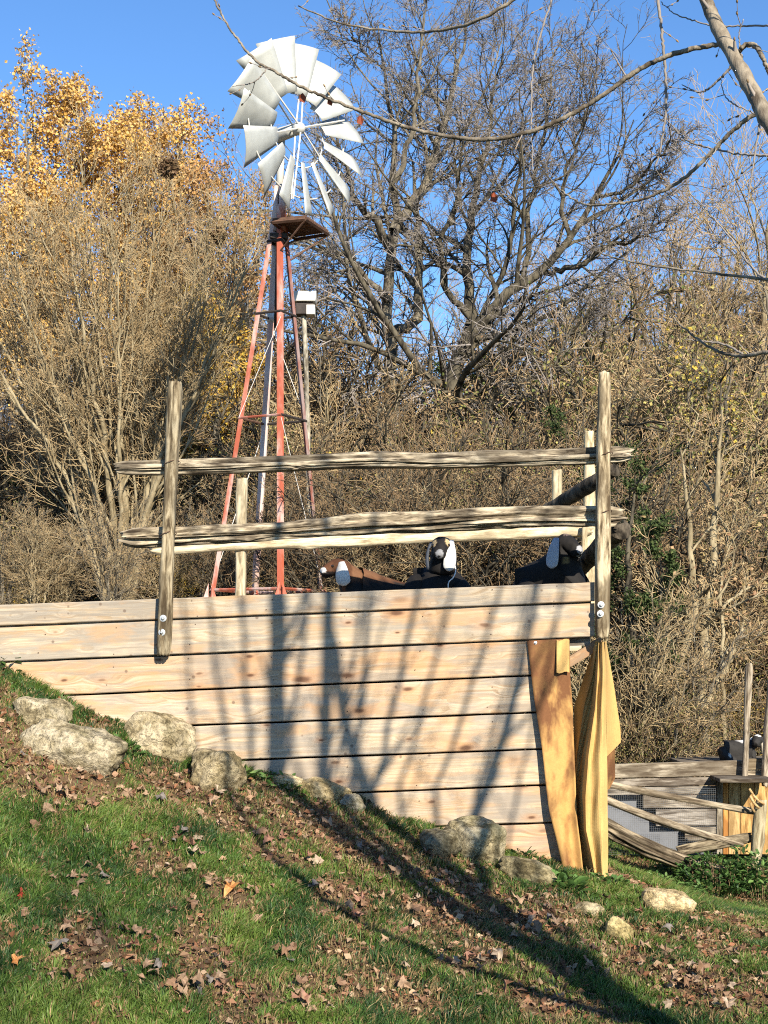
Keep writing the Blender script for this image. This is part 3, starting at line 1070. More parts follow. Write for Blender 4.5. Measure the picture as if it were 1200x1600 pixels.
def spawn(Pl, R, L, m, u0, u1, ang, ratio, n, wob, trop, rg, rr=0.6, rmin=0.004, taper=0.25, curl=0.0, shape=0.5):
    """m children along every parent; angles in degrees (lo, hi)"""
    B, np_, _ = Pl.shape
    u = u0 + (u1 - u0) * (np.arange(m)[None, :] + rg.uniform(0, 1, (B, m))) / m
    f = u * (np_ - 1)
    i = np.clip(f.astype(int), 0, np_ - 2)
    t = (f - i)[..., None]
    bi = np.arange(B)[:, None]
    pos = Pl[bi, i] * (1 - t) + Pl[bi, i + 1] * t
    tan = nrm(Pl[bi, i + 1] - Pl[bi, i])
    rad = R[bi, i] * (1 - t[..., 0]) + R[bi, i + 1] * t[..., 0]
    rnd = rg.normal(0, 1, (B, m, 3))
    perp = nrm(rnd - (rnd * tan).sum(-1, keepdims=True) * tan)
    a = np.radians(rg.uniform(ang[0], ang[1], (B, m)))[..., None]
    d = tan * np.cos(a) + perp * np.sin(a)
    Lc = (L[:, None] * ratio * (1 - shape * u) * rg.uniform(.55, 1.2, (B, m))).ravel()
    Rc = np.maximum(rad * rr, rmin).ravel()
    Pc = grow(pos.reshape(-1, 3), d.reshape(-1, 3), Lc, n, wob, trop, rg, curl)
    Rr = np.maximum(Rc[:, None] * np.linspace(1, taper, n)[None], rmin * .55)
    return Pc, Rr, Lc


def stems(polys, radii, n, wob, rg):
    """explicit limbs (lists of points) -> arrays; small roughness added"""
    A = np.array([resample(p, n) for p in polys])
    Rr = np.array([np.interp(np.linspace(0, 1, n), np.linspace(0, 1, len(r)), r) for r in radii])
    j = rg.normal(0, 1, A.shape) * wob
    j[:, 0] = 0
    A = A + j
    L = np.linalg.norm(np.diff(A, axis=1), axis=2).sum(1)
    return A, Rr, L


def leaves_at(Pl, per, size, rg, cols, spread=.08, u0=.3, droop=.3):
    """bent two-triangle leaves scattered along twigs; returns V, F, col"""
    B, n, _ = Pl.shape
    k = int(B * per)
    b = rg.integers(0, B, k)
    f = rg.uniform(u0, 1, k) * (n - 1)
    i = np.clip(f.astype(int), 0, n - 2)
    t = (f - i)[:, None]
    c = Pl[b, i] * (1 - t) + Pl[b, i + 1] * t + rg.normal(0, spread, (k, 3))
    a = nrm(rg.normal(0, 1, (k, 3)) + np.array([0, 0, -droop]))
    r = rg.normal(0, 1, (k, 3))
    s = nrm(np.cross(a, r))
    w = nrm(np.cross(a, s))
    sz = size * rg.uniform(.6, 1.25, (k, 1))
    V = np.stack([c, c + a * sz * .5 + s * sz * .42 + w * sz * .1, c + a * sz, c + a * sz * .5 - s * sz * .42 + w * sz * .1], 1).reshape(-1, 3)
    j = np.arange(k)[:, None] * 4
    Fq = np.vstack([j + np.array([0, 1, 2]), j + np.array([0, 2, 3])])
    cc = np.array(cols)[rg.integers(0, len(cols), k)] * rg.uniform(.75, 1.2, (k, 1))
    return V, Fq, np.repeat(cc, 4, 0)


def mesh_tubes(name, sets, mat):
    return npmesh(name, *merge([tubes(p, r, k) for p, r, k in sets]), True, [mat])


class Tree:
    """meshes of one tree in its own frame (origin at the trunk's foot)"""

    def __init__(self, parts):
        self.parts = parts            # list of (name, mesh)

    def place(self, name, label, cat, loc, rot=0.0, sc=1.0, group=None, kids=()):
        t = thing(name, label, cat, loc, group)
        t.matrix_basis = Matrix.Translation(Vector(loc)) @ Matrix.Rotation(rot, 4, 'Z') @ Matrix.Scale(sc, 4)
        for n, me in self.parts:
            o = bpy.data.objects.new(n, me)
            COL.objects.link(o)
            o.parent = t
            if n in ('twigs', 'leaves', 'needles', 'branches'):
                o['kind'] = 'stuff'
        return t


def make_tree(seed, H, r0, forks, wood, twig, spread=(25, 60), l1=12, l2=8, l3=6, l4=4, ln=.52, leaf=None, crook=.09, u0=.22, rmin=.006, trop=.05):
    rg = np.random.default_rng(seed)
    polys, rad = [], []
    trunk = np.array([[0, 0, -.4], [.05 * H * rg.normal() * .3, .05 * H * rg.normal() * .3, H * .3], [.04 * H * rg.normal() * .6, .04 * H * rg.normal() * .6, H * .62], [.05 * H * rg.normal() * .6, .05 * H * rg.normal() * .6, H * .93]])
    polys.append(trunk)
    rad.append([r0 * 1.3, r0 * .85, r0 * .5, r0 * .1])
    for k in range(forks):
        u = rg.uniform(.18, .5)
        b = resample(trunk, 20)[int(u * 19)]
        az = rg.uniform(0, 2 * PI)
        q = H * rg.uniform(.16, .3)
        dz = H * rg.uniform(.30, .45)
        polys.append(np.array([b, b + [q * .45 * math.cos(az), q * .45 * math.sin(az), dz * .35], b + [q * .8 * math.cos(az + .3), q * .8 * math.sin(az + .3), dz * .7], b + [q * math.cos(az + .2), q * math.sin(az + .2), dz * 1.1]]))
        rad.append([r0 * .6, r0 * .42, r0 * .25, r0 * .08])
    return finish_tree(polys, rad, rg, wood, twig, spread, l1, l2, l3, l4, ln, leaf, crook, u0, rmin, trop)


def finish_tree(polys, rad, rg, wood, twig, spread=(25, 60), l1=12, l2=8, l3=6, l4=4, ln=.5, leaf=None, crook=.09, u0=.22, rmin=.006, trop=.05, k0=9, rough=.03, r2=.66, r3=.68):
    A0, R0, L0 = stems(polys, rad, 22, rough, rg)
    A1, R1, L1 = spawn(A0, R0, L0, l1, u0, .98, spread, ln, 9, crook, trop, rg, .5, .011, .3, .05)
    A2, R2, L2 = spawn(A1, R1, L1, l2, .15, .98, (25, 60), r2, 6, crook * 1.2, trop, rg, .55, .008, .35, .05)
    A3, R3, L3 = spawn(A2, R2, L2, l3, .15, 1.0, (20, 60), r3, 5, crook * 1.5, trop * .8, rg, .7, rmin, .5, .05)
    parts = [('trunk', mesh_tubes('trunk', [(A0, R0, k0)], wood)), ('branches', mesh_tubes('branches', [(A1, R1, 6), (A2, R2, 4)], wood))]
    tw = [(A3, R3, 3)]
    last = A3
    if l4:
        A4, R4, L4 = spawn(A3, R3, L3, l4, .2, 1.0, (20, 55), .68, 3, crook * 1.5, trop * .6, rg, .8, rmin * .85, .6)
        tw.append((A4, R4, 3))
        last = A4
    parts.append(('twigs', mesh_tubes('twigs', tw, twig)))
    if leaf:
        V, Fq, cc = leaves_at(last, leaf[0], leaf[1], rg, leaf[2], *(leaf[3:] if len(leaf) > 3 else ()))
        parts.append(('leaves', npmesh('leaves', V, Fq, False, [M['leaf_v']], cc)))
    return Tree(parts)


def rel(pts, d, base):
    return [Ps(p, *(d if isinstance(d, tuple) else (d,))) - base for p in pts]


GOLD = [(0.66, 0.41, 0.10), (0.70, 0.46, 0.15), (0.58, 0.33, 0.075), (0.66, 0.43, 0.17), (0.60, 0.38, 0.16)]
YEL = [(0.55, 0.38, 0.06), (0.45, 0.34, 0.08), (0.60, 0.36, 0.05)]
TANL = [(0.40, 0.25, 0.13), (0.33, 0.19, 0.10), (0.46, 0.31, 0.17), (0.30, 0.22, 0.09)]
OLIV = [(0.24, 0.22, 0.07), (0.32, 0.28, 0.09), (0.40, 0.33, 0.10)]

# --- the pale many-stemmed tree on the left
base = P(192, 925, 25)
base[2] = gz(base[0], base[1])
rg = np.random.default_rng(100)
polys, rad = [], []
for k in range(40):
    tx = -80 + 495 * (k + rg.uniform(0, 1)) / 40
    ty = 265 + 120 * abs((tx - 190) / 250) ** 1.6 + rg.uniform(-15, 110)
    dd = 25 + rg.uniform(-1.6, 1.6)
    bx = 192 + (tx - 190) * .05 + rg.uniform(-12, 12)
    f = rg.uniform(.25, .42)
    mid = (bx + (tx - bx) * f * .75, 925 - (925 - ty) * f * 1.0)
    mid2 = (bx + (tx - bx) * .66, 925 - (925 - ty) * .68)
    pts = np.array([P(bx, 940, 25), P(*mid, 25 + (dd - 25) * .4), P(*mid2, 25 + (dd - 25) * .75), P(tx, ty, dd)]) - base
    polys.append(pts)
    r = rg.uniform(.03, .07)
    rad.append([r * 1.25, r * .8, r * .42, r * .10])
T = finish_tree(polys, rad, rg, M['bark_pale'], M['twig_tan'], (10, 32), 9, 6, 5, 2, .36, None, .05, .16, .0055, .07, k0=6, rough=.02, r2=.6, r3=.62)
T.place('multistem_tree', 'pale leafless many-stemmed tree fanning out left of the windmill', 'tree', base)

# --- the two big bare trees right of the windmill
base = P(612, 900, 30)
base[2] = gz(base[0], base[1])
rg = np.random.default_rng(101)
pl = [[(622, 960), (618, 780), (612, 600), (606, 470), (610, 400), (618, 355), (616, 280), (612, 200), (600, 110), (590, 30)],
      [(612, 390), (590, 350), (560, 320), (545, 270), (520, 220), (500, 150)],
      [(616, 360), (640, 320), (662, 290), (676, 250), (700, 180), (720, 90), (735, 10)],
      [(660, 292), (690, 240), (740, 180), (770, 110), (790, 40)],
      [(606, 470), (560, 420), (520, 390), (480, 380), (430, 390)],
      [(616, 285), (640, 220), (650, 140), (660, 50), (665, -20)],
      [(600, 110), (560, 70), (530, 20)],
      [(608, 520), (650, 500), (655, 420), (652, 330), (645, 250)]]
rad = [[.24, .20, .17, .15, .13, .11, .085, .06, .035, .012], [.10, .08, .055, .04, .025, .012], [.12, .10, .09, .075, .05, .03, .012], [.06, .045, .03, .02, .01],
       [.07, .06, .045, .03, .012], [.07, .05, .04, .025, .01], [.03, .02, .01], [.11, .10, .085, .06, .02]]
deps = [(30, 30.4), (30, 28), (30, 31), (30.3, 32), (30, 28.5), (30, 29), (30.4, 30), (30, 31)]
polys = [Ps(p, *q) - base for p, q in zip(pl, deps)]
T = finish_tree(polys, rad, rg, M['bark_grey'], M['twig_purple'], (25, 65), 17, 8, 5, 4, .46, None, .10, .2, .0055, .03, k0=10, r2=.62, r3=.64)
T.place('bare_tree', 'tall bare tree with an upright forking trunk just right of the windmill wheel', 'tree', base)

base = P(690, 920, 28)
base[2] = gz(base[0], base[1])
rg = np.random.default_rng(102)
pl = [[(695, 960), (700, 800), (705, 680), (708, 600), (718, 560), (742, 510), (775, 480), (810, 450), (850, 425), (890, 375), (930, 310), (965, 250), (990, 190)],
      [(716, 565), (735, 520), (738, 480), (728, 430), (735, 370), (745, 300), (760, 230), (770, 150), (790, 70)],
      [(850, 425), (900, 420), (950, 385), (1000, 370), (1050, 330)],
      [(738, 500), (700, 450), (690, 380), (712, 320), (720, 250), (716, 190)],
      [(810, 450), (825, 400), (828, 330), (838, 260), (855, 190), (860, 110), (880, 50)],
      [(890, 375), (880, 300), (900, 220), (925, 150), (935, 100)],
      [(930, 310), (985, 290), (1030, 240), (1060, 200)],
      [(706, 640), (760, 600), (810, 560), (870, 540), (930, 470)],
      [(742, 510), (780, 440), (800, 370), (805, 300), (815, 220), (810, 140)]]
rad = [[.27, .22, .20, .19, .17, .14, .125, .11, .09, .07, .05, .03, .01], [.13, .11, .10, .085, .07, .055, .04, .025, .01], [.06, .05, .04, .025, .01], [.07, .06, .05, .04, .025, .01],
       [.06, .055, .045, .04, .03, .02, .01], [.05, .04, .03, .02, .01], [.035, .03, .02, .01], [.07, .06, .045, .03, .012], [.06, .05, .045, .035, .025, .01]]
deps = [(28, 27), (28, 30), (27.4, 26), (28, 27), (27.6, 29), (27.3, 28), (27.2, 26), (28, 26.5), (28, 26.6)]
polys = [Ps(p, *q) - base for p, q in zip(pl, deps)]
T = finish_tree(polys, rad, rg, M['bark_dark'], M['twig_purple'], (25, 65), 17, 8, 5, 4, .46, None, .11, .18, .0055, .03, k0=10, r2=.6, r3=.62)
T.place('bare_tree', 'big crooked bare tree whose thick dark limb sweeps up to the right above the rails', 'tree', base)

# --- gold-leaved trees on the left
def gold(px, top, foot, d, half, seed, label, per=5.0, cols=GOLD, sz=.085):
    b = P(px, foot, d)
    b[2] = gz(b[0], b[1])
    rg = np.random.default_rng(seed)
    polys, rad = [], []
    for k in range(9):
        tx = px + half * rg.uniform(-.9, .9)
        ty = top + rg.uniform(0, 1) * 70 + 60 * abs((tx - px) / half) ** 2
        dd = d + rg.uniform(-1.5, 1.5)
        polys.append(np.array([[0, 0, -.3], [0, 0, .2], (P(px + (tx - px) * .35, foot - (foot - ty) * .45, dd) - b), (P(px + (tx - px) * .7, foot - (foot - ty) * .75, dd) - b), (P(tx, ty, dd) - b)]))
        rad.append([.14, .12, .085, .05, .012])
    T = finish_tree(polys, rad, rg, M['bark_grey'], M['twig_brown'], (20, 55), 9, 6, 4, 0, .22, (per, sz, cols, .10, .1), .08, .42, .008, .05, k0=6)
    T.place('golden_tree', label, 'tree', b)


gold(52, 135, 930, 34, 115, 110, 'tall golden-leaved tree at the left edge standing out against the sky', 20.0)
gold(222, 150, 930, 36, 80, 111, 'golden-leaved tree behind the pale many-stemmed tree its crown pointed right', 20.0)
gold(345, 250, 930, 33, 72, 112, 'thin orange-tan tree between the many-stemmed tree and windmill tower', 8.0, [(0.50, 0.27, 0.09), (0.56, 0.34, 0.13), (0.42, 0.23, 0.09)], .075)
gold(340, 470, 930, 29, 80, 113, 'low yellow-leaved sapling glowing between the left post and tower', 10.0, YEL + GOLD[:1], .07)
gold(470, 400, 930, 37, 70, 114, 'tan-leaved low tree behind the windmill platform and pale pole', 1.6, TANL + OLIV, .075)
gold(1090, 540, 1180, 25, 80, 115, 'yellow-green leaved young tree in the thicket right of the tall post', 1.8, OLIV + YEL[:1], .07)

# --- woodland behind
V1 = make_tree(201, 12.0, .17, 4, M['bark_grey'], M['twig_brown'], l1=11, l2=7, l3=6, l4=3)
V2 = make_tree(202, 11.0, .14, 5, M['bark_pale'], M['twig_tan'], (20, 50), l1=11, l2=7, l3=6, l4=3)
V3 = make_tree(203, 13.0, .2, 5, M['bark_dark'], M['twig_purple'], (30, 65), l1=11, l2=7, l3=6, l4=3)
V4 = make_tree(204, 9.0, .10, 3, M['bark_grey'], M['twig_tan'], (25, 60), l1=11, l2=7, l3=5, l4=2, leaf=(.35, .045, TANL))


def make_shrub(seed, H, wood, twig, n=16, spread=.55, leaf=None, l1=7, l2=6, l3=4, l4=0, crook=.06, rmin=.0045):
    rg = np.random.default_rng(seed)
    polys, rad = [], []
    for k in range(n):
        az = rg.uniform(0, 2 * PI)
        q = H * spread * rg.uniform(.2, 1)
        h = H * rg.uniform(.6, 1)
        c, s = math.cos(az), math.sin(az)
        polys.append(np.array([[.15 * c, .15 * s, -.2], [q * .35 * c, q * .35 * s, h * .4], [q * .8 * c, q * .8 * s, h * .78], [q * 1.15 * c, q * 1.15 * s, h]]))
        r = rg.uniform(.018, .034)
        rad.append([r * 1.2, r, r * .6, r * .25])
    return finish_tree(polys, rad, rg, wood, twig, (20, 65), l1, l2, l3, l4, .42, leaf, crook, .12, rmin, .02, k0=5, rough=.03, r2=.7, r3=.7)


S1 = make_shrub(301, 3.2, M['bark_pale'], M['twig_tan'], 12, l3=5, rmin=.0052)
S2 = make_shrub(302, 2.6, M['bark_dark'], M['twig_brown'], 16, .7, l3=5, rmin=.0052)
S3 = make_shrub(303, 3.4, M['bark_grey'], M['twig_tan'], 12, .6, (.8, .03, TANL), l3=5, rmin=.005)
S4 = make_shrub(304, 2.4, M['bark_dark'], M['twig_brown'], 14, .7, (2.4, .027, OLIV + [(.12, .14, .04), (.16, .18, .05)]), l3=5, rmin=.005)
S5 = make_shrub(305, 2.2, M['bark_grey'], M['twig_brown'], 14, .7, (4.0, .036, YEL + OLIV), l3=4)


KIND = {id(V1): 'grey-brown bare woodland tree standing in the wood behind the platform', id(V2): 'pale-barked bare woodland tree standing in the wood behind the platform',
        id(V3): 'dark-barked bare woodland tree standing in the wood behind the platform', id(V4): 'slim tan-leaved woodland tree in the wood behind',
        id(S1): 'tangled tan leafless bush in the thicket behind the platform', id(S2): 'low dark brown leafless bush in the thicket behind the platform',
        id(S3): 'bush with sparse tan leaves in the thicket behind the platform', id(S4): 'bush with sparse olive leaves in the thicket behind the platform',
        id(S5): 'small yellow-leaved bush in the thicket behind the platform'}
rg = np.random.default_rng(400)
ZONES = [(30, 'at the left picture edge'), (110, 'under the left branches of the many-stemmed tree'), (180, 'just left of the many-stemmed tree'), (240, 'behind the many-stemmed trunks'), (290, 'behind the left rail post'),
         (340, 'between the left post and the tower'), (400, 'behind the left tower legs'), (450, 'behind the middle of the tower'), (500, 'behind the right tower leg'), (560, 'above the brown goat'), (620, 'between the brown and the middle goat'),
         (680, 'just left of the middle goat'), (740, 'above the middle black goat'), (800, 'right of the middle black goat'), (850, 'left of the right black goat'), (910, 'above the right black goat'), (960, 'behind the tall right post'),
         (1010, 'behind the juniper'), (1060, 'right of the juniper'), (1110, 'above the forked pale trunk'), (1160, 'above the orange pen door'), (1210, 'at the right picture edge'), (1e9, 'beyond the right picture edge')]
ROWS = [(19.5, 'foremost row'), (21.3, 'second row'), (22.6, 'third row'), (24.8, 'fourth row'), (26.3, 'fifth row'), (29.2, 'sixth row'), (32.5, 'seventh row'), (38.5, 'eighth row'), (47, 'ninth row'), (58, 'tenth row'), (1e9, 'last row')]
_placed = []


def wood_label(base, px, d, tree):
    z = 'outside the left picture edge' if px < -20 else next(t for a, t in ZONES if px < a)
    r = next(t for a, t in ROWS if d < a)
    return base.split(' standing')[0].split(' in the')[0].replace(' woodland', '') + ', ' + r + ', ' + z


def wood_at(px, d, T, sc, foot=None):
    x = (px - 600) / F_PX * d
    z = float(gz(x, d)) - .05
    tree = T in (V1, V2, V3, V4)
    lab = wood_label(KIND[id(T)], px, d, tree)
    _placed.append((px, T.place('woodland_tree' if tree else 'thicket_bush', lab, 'tree' if tree else 'bush', (x, d, z), rg.uniform(0, 2 * PI), sc, 'trees of the wood behind' if tree else 'bushes of the thicket behind')))


# deep wood: heights kept low enough for the sky line of the photograph
def skyline(px):
    return np.interp(px, [-100, 300, 400, 480, 600, 800, 1000, 1100, 1200, 1300], [420, 430, 420, 440, 450, 430, 360, 300, 300, 300])


HT = {id(V1): 12.0, id(V2): 11.0, id(V3): 13.0, id(V4): 9.0}
for row, (d, n) in enumerate(((34, 9), (42, 11), (52, 13), (64, 15))):
    for k in range(n):
        px = -140 + 1480 * (k + rg.uniform(.1, .9)) / n
        T = [V1, V2, V3, V4][rg.integers(0, 4)]
        dd = d + rg.uniform(-2.5, 2.5)
        x = (px - 600) / F_PX * dd
        top = EYE + (1010 - skyline(px) - rg.uniform(-20, 190)) / F_PX * dd
        sc = (top - float(gz(x, dd))) / HT[id(T)]
        wood_at(px, dd, T, max(.35, sc))
# trees of the right edge, nearer and taller
for px, d, T, top in ((1062, 36, V4, 250), (1175, 33, V2, 215), (1135, 38, V1, 290), (1215, 30, V4, 330), (1010, 40, V1, 330)):
    x = (px - 600) / F_PX * d
    wood_at(px, d, T, (EYE + (1010 - top) / F_PX * d - float(gz(x, d))) / HT[id(T)])
# thickets: (px, d, type, top pixel)
SH = {id(S1): 3.3, id(S2): 2.7, id(S3): 3.5, id(S4): 2.5, id(S5): 2.3}
for d, n, tops, xs_rng, kinds in ((20.5, 9, (720, 820), (480, 940), (S1, S2, S4, S2)), (23.5, 11, (640, 780), (430, 960), (S1, S2, S3, S4)), (27, 10, (560, 710), (380, 1000), (S1, S2, S4, S3, S2)),
                                  (31, 10, (480, 650), (380, 1020), (S2, S2, S1, S4, S3)),
                                  (22, 7, (770, 870), (-60, 420), (S1, S2, S3, S1)), (28, 10, (640, 800), (-80, 430), (S2, S4, S1, S3)), (31, 10, (560, 720), (-80, 440), (S2, S1, S3)),
                                  (19.4, 6, (860, 1010), (960, 1260), (S2, S1, S4)), (20.5, 8, (740, 900), (950, 1270), (S3, S4, S1, S2)), (23, 9, (620, 800), (950, 1280), (S3, S1, S3, S4)), (27, 9, (540, 680), (960, 1290), (S3, S1, S4))):
    for k in range(n):
        px = xs_rng[0] + (xs_rng[1] - xs_rng[0]) * (k + rg.uniform(.1, .9)) / n
        T = kinds[rg.integers(0, len(kinds))]
        dd = d + rg.uniform(-1, 1)
        x = (px - 600) / F_PX * dd
        top = EYE + (1010 - rg.uniform(*tops)) / F_PX * dd
        sc = max(.5, (top - float(gz(x, dd))) / SH[id(T)])
        wood_at(px, dd, T, sc)
for px, d, top in ((95, 27, 880), (325, 23.6, 850), (290, 23.2, 880), (395, 23.4, 890), (40, 26, 905), (735, 24.5, 800), (690, 22.5, 835), (640, 27, 700), (560, 25, 760), (850, 24, 790), (535, 27, 890), (1150, 19, 1060), (1180, 20.5, 1030)):
    x = (px - 600) / F_PX * d
    wood_at(px, d, S5, max(.3, (EYE + (1010 - top) / F_PX * d - float(gz(x, d))) / 2.3))

# --- pale trunks at the right behind the pen
def trunk_tree(pts_list, radii, d, label, seed):
    b = P(pts_list[0][0][0], pts_list[0][0][1], d)
    b[2] = gz(b[0], b[1])
    polys = [Ps(p, d, d + .4) - b for p in pts_list]
    polys[0][0][2] = min(polys[0][0][2], -.15)
    T = finish_tree(polys, radii, np.random.default_rng(seed), M['bark_pale'], M['twig_tan'], (30, 65), 7, 6, 4, 2, .35, (.3, .055, TANL), .10, .4, .006, .03, k0=10, rough=.012)
    T.place('thicket_tree', label, 'tree', b)


trunk_tree([[(1097, 1195), (1097, 1120), (1096, 1070), (1101, 1010), (1110, 900), (1120, 780), (1128, 640)], [(1099, 1112), (1118, 1072), (1140, 1030), (1165, 960)]],
           [[.072, .066, .062, .055, .045, .03, .01], [.04, .035, .03, .01]], 17.2, 'straight pale trunk forking low behind the weathered pen', 501)
trunk_tree([[(1005, 1198), (1030, 1130), (1050, 1075), (1068, 1020), (1085, 940), (1075, 820), (1065, 700)]], [[.065, .058, .05, .045, .035, .025, .01]], 17.0, 'right-leaning pale trunk rising behind the weathered pen', 502)
trunk_tree([[(1018, 1196), (1034, 1130), (1038, 1080), (1035, 1010), (1020, 930), (1000, 850)]], [[.05, .045, .036, .03, .02, .008]], 17.5, 'thin upright trunk close beside the right-leaning pale trunk', 503)
trunk_tree([[(1128, 990), (1127, 920), (1135, 860), (1150, 800)], [(1127, 950), (1160, 925), (1195, 905)]], [[.03, .025, .02, .01], [.02, .015, .008]], 17.1, 'slender bright sapling stem in the right thicket', 504)

# --- the evergreen right of the post
base = P(985, 1180, 16.8)
base[2] = gz(base[0], base[1])
rg = np.random.default_rng(600)
trk = [np.array([[0, 0, -.2], [.05, 0, 1.2], [0.0, .05, 2.4], [.1, 0, 3.5]]), np.array([[0.05, 0, .3], [-.3, .1, 1.3], [-.42, .1, 2.5]]), np.array([[0.05, 0, .5], [.3, -.1, 1.4], [.38, 0, 2.6]])]
A0, R0, L0 = stems(trk, [[.07, .055, .035, .01], [.04, .03, .01], [.04, .03, .01]], 20, .012, rg)
A1, R1, L1 = spawn(A0, R0, L0, 14, .25, .99, (40, 80), .26, 7, .10, .06, rg, .4, .008, .3, .05, shape=.45)
A2, R2, L2 = spawn(A1, R1, L1, 9, .2, 1, (25, 55), .55, 4, .1, .05, rg, .6, .004, .5)
A3, R3, L3 = spawn(A2, R2, L2, 6, .2, 1, (20, 50), .55, 3, .1, .06, rg, .7, .003, .6)
V, Fq, cc = leaves_at(A3, 8, .034, rg, [(0.035, 0.055, 0.018), (0.055, 0.080, 0.026), (0.030, 0.045, 0.017), (0.085, 0.105, 0.035)], .025, 0, 0)
JT = Tree([('trunk', mesh_tubes('trunk', [(A0, R0, 8)], M['bark_dark'])), ('branches', mesh_tubes('branches', [(A1, R1, 5), (A2, R2, 3)], M['bark_dark'])),
      ('needles', npmesh('needles', V, Fq, False, [M['needle']], cc))])
JT.place('juniper', 'dark green evergreen juniper right behind the tall right post', 'tree', base)

for px, d, top, lab in ((745, 29, 560, 'dark evergreen deep in the thicket above the middle black goat'), (905, 24, 640, 'dark evergreen in the thicket just left of the tall right post'), (25, 30, 700, 'dark evergreen in the thicket at the left picture edge'), (1010, 21, 690, 'dark evergreen in the thicket behind the juniper')):
    x = (px - 600) / F_PX * d
    zz = float(gz(x, d)) - .1
    JT.place('juniper', lab, 'tree', (x, d, zz), px * .7, max(.5, (EYE + (1010 - top) / F_PX * d - zz) / 3.6))
wood_at(975, 16.0, S1, .75)
wood_at(1035, 16.1, S3, .62)
wood_at(1015, 15.9, S4, .6)

# --- leaf nests high in the many-stemmed tree
for px, py, d, r, lab in ((263, 262, 24.5, .13, 'dark ragged leaf nest high in the pale many-stemmed tree'), (343, 368, 24.6, .10, 'smaller dark leaf nest lower right in the many-stemmed tree')):
    rg = np.random.default_rng(int(px))
    c = P(px, py, d)
    k = 260
    dirs = nrm(rg.normal(0, 1, (k, 3)))
    st = dirs * r * rg.uniform(.1, .9, (k, 1))
    pl = grow(st, np.cross(dirs, rg.normal(0, 1, (k, 3))), np.full(k, r * 1.2), 4, .3, 0, rg)
    V, Fq = tubes(pl, np.full((k, 4), .006), 3)
    V2, F2, c2 = leaves_at(pl, 1.6, .07, rg, TANL[:2], .02)
    o = tag(obj('leaf_nest', npmesh('leaf_nest', V, Fq, True, [M['twig_brown']]), matrix=Matrix.Translation(Vector(c))), lab, 'nest')
    obj('leaves', npmesh('leaves', V2 + c, F2, False, [M['leaf_v']], c2 * .45), o)


_by = {}
for px, t in _placed:
    _by.setdefault(t['label'], []).append((px, t))
for lab, ts in _by.items():
    if len(ts) > 1:
        ts.sort(key=lambda q: q[0])
        words = ['leftmost', 'rightmost'] if len(ts) == 2 else ['leftmost'] + ['middle'] * (len(ts) - 2) + ['rightmost']
        for word, (px, t) in zip(words, ts):
            t['label'] = word + ' ' + lab

x_, y_ = 3.3, -6.2
V4.place('bare_tree', 'bare tree behind the photographer that dapples the lower left grass', 'tree', (x_, y_, float(gz(x_, y_))), .6, 1.0)

# ------------------------------------------------------------------ windmill
WD = 20.0
c0 = P(418, 930, WD)
top = P(436, 338, WD)
mill = thing('windmill', 'farm windmill with a pale metal wheel on a tapering red four-legged tower', 'windmill', c0)
corner = {'A': (-.733, -.234), 'B': (-.234, .733), 'C': (.234, -.733), 'D': (.733, .234)}


def leg_pt(k, f):
    """point on a leg axis, f 0 at the foot .. 1 at the top"""
    c = c0 * (1 - f) + top * f
    q = 1.02 * (1 - f) + .135 * f
    return np.array([c[0] + corner[k][0] * q, c[1] + corner[k][1] * q, c[2]])


LEGT = {'A': (1.05, .95, .9), 'B': (1.5, 2.6, 3.2), 'C': (1.08, .98, .95), 'D': (.6, .55, .55)}
for k in 'ABCD':
    a, b = leg_pt(k, -.05), leg_pt(k, 1.03)
    mid = (c0 + top) / 2
    inward = Vector((-corner[k][0], -corner[k][1], 0)).normalized()
    x = Vector(b - a).normalized()
    e1 = (inward + Vector((-inward.y, inward.x, 0))).normalized()
    e2 = (inward - Vector((-inward.y, inward.x, 0))).normalized()
    w, t = .066, .009
    if k == 'B':
        V, Fq = tube1(np.array([a, b]), np.array([.052, .045]), 12, 8)
        o = obj('tower_leg', npmesh('tower_leg', V, Fq, True, [M['pipe']]), mill)
        o['label'] = 'pale pink-white painted pipe leg at the back'
    else:
        prof2 = [(0, 0), (w, 0), (w, t), (t, t), (t, w), (0, w)]
        V = []
        for f in np.linspace(0, 1, 9):
            c = Vector(a * (1 - f) + b * f)
            V += [c + e1 * p + e2 * q for p, q in prof2]
        V = np.array([v[:] for v in V])
        i2 = np.arange(54).reshape(9, 6)
        Fq = np.stack([i2[:-1], np.roll(i2[:-1], -1, 1), np.roll(i2[1:], -1, 1), i2[1:]], -1).reshape(-1, 4)
        o = obj('tower_leg', npmesh('tower_leg', V, [Fq, i2[:1][:, ::-1], i2[-1:]], False, [M['red']]), mill)
    o.color = (*LEGT[k], 1)
    ft = leg_pt(k, .006)
    V, Fq = box(ft[0] - .09, ft[0] + .09, ft[1] - .09, ft[1] + .09, ft[2] - .10, ft[2] - .07)
    V2 = [(V, Fq)]
    for sx in (-1, 1):
        V3 = np.array([[ft[0] + sx * .02, ft[1] - .06, ft[2] - .07], [ft[0] + sx * .085, ft[1] - .06, ft[2] - .07], [ft[0] + sx * .02, ft[1] - .06, ft[2] + .12],
                       [ft[0] + sx * .02, ft[1] - .05, ft[2] - .07], [ft[0] + sx * .085, ft[1] - .05, ft[2] - .07], [ft[0] + sx * .02, ft[1] - .05, ft[2] + .12]])
        V2.append((V3, [np.array([[0, 1, 2], [3, 5, 4]]), np.array([[0, 3, 4, 1], [1, 4, 5, 2], [2, 5, 3, 0]])]))
    o2 = obj('foot_plate', npmesh('foot_plate', *merge(V2), False, [M['red']]), o)
    o2.color = (1.05, .95, .95, 1)
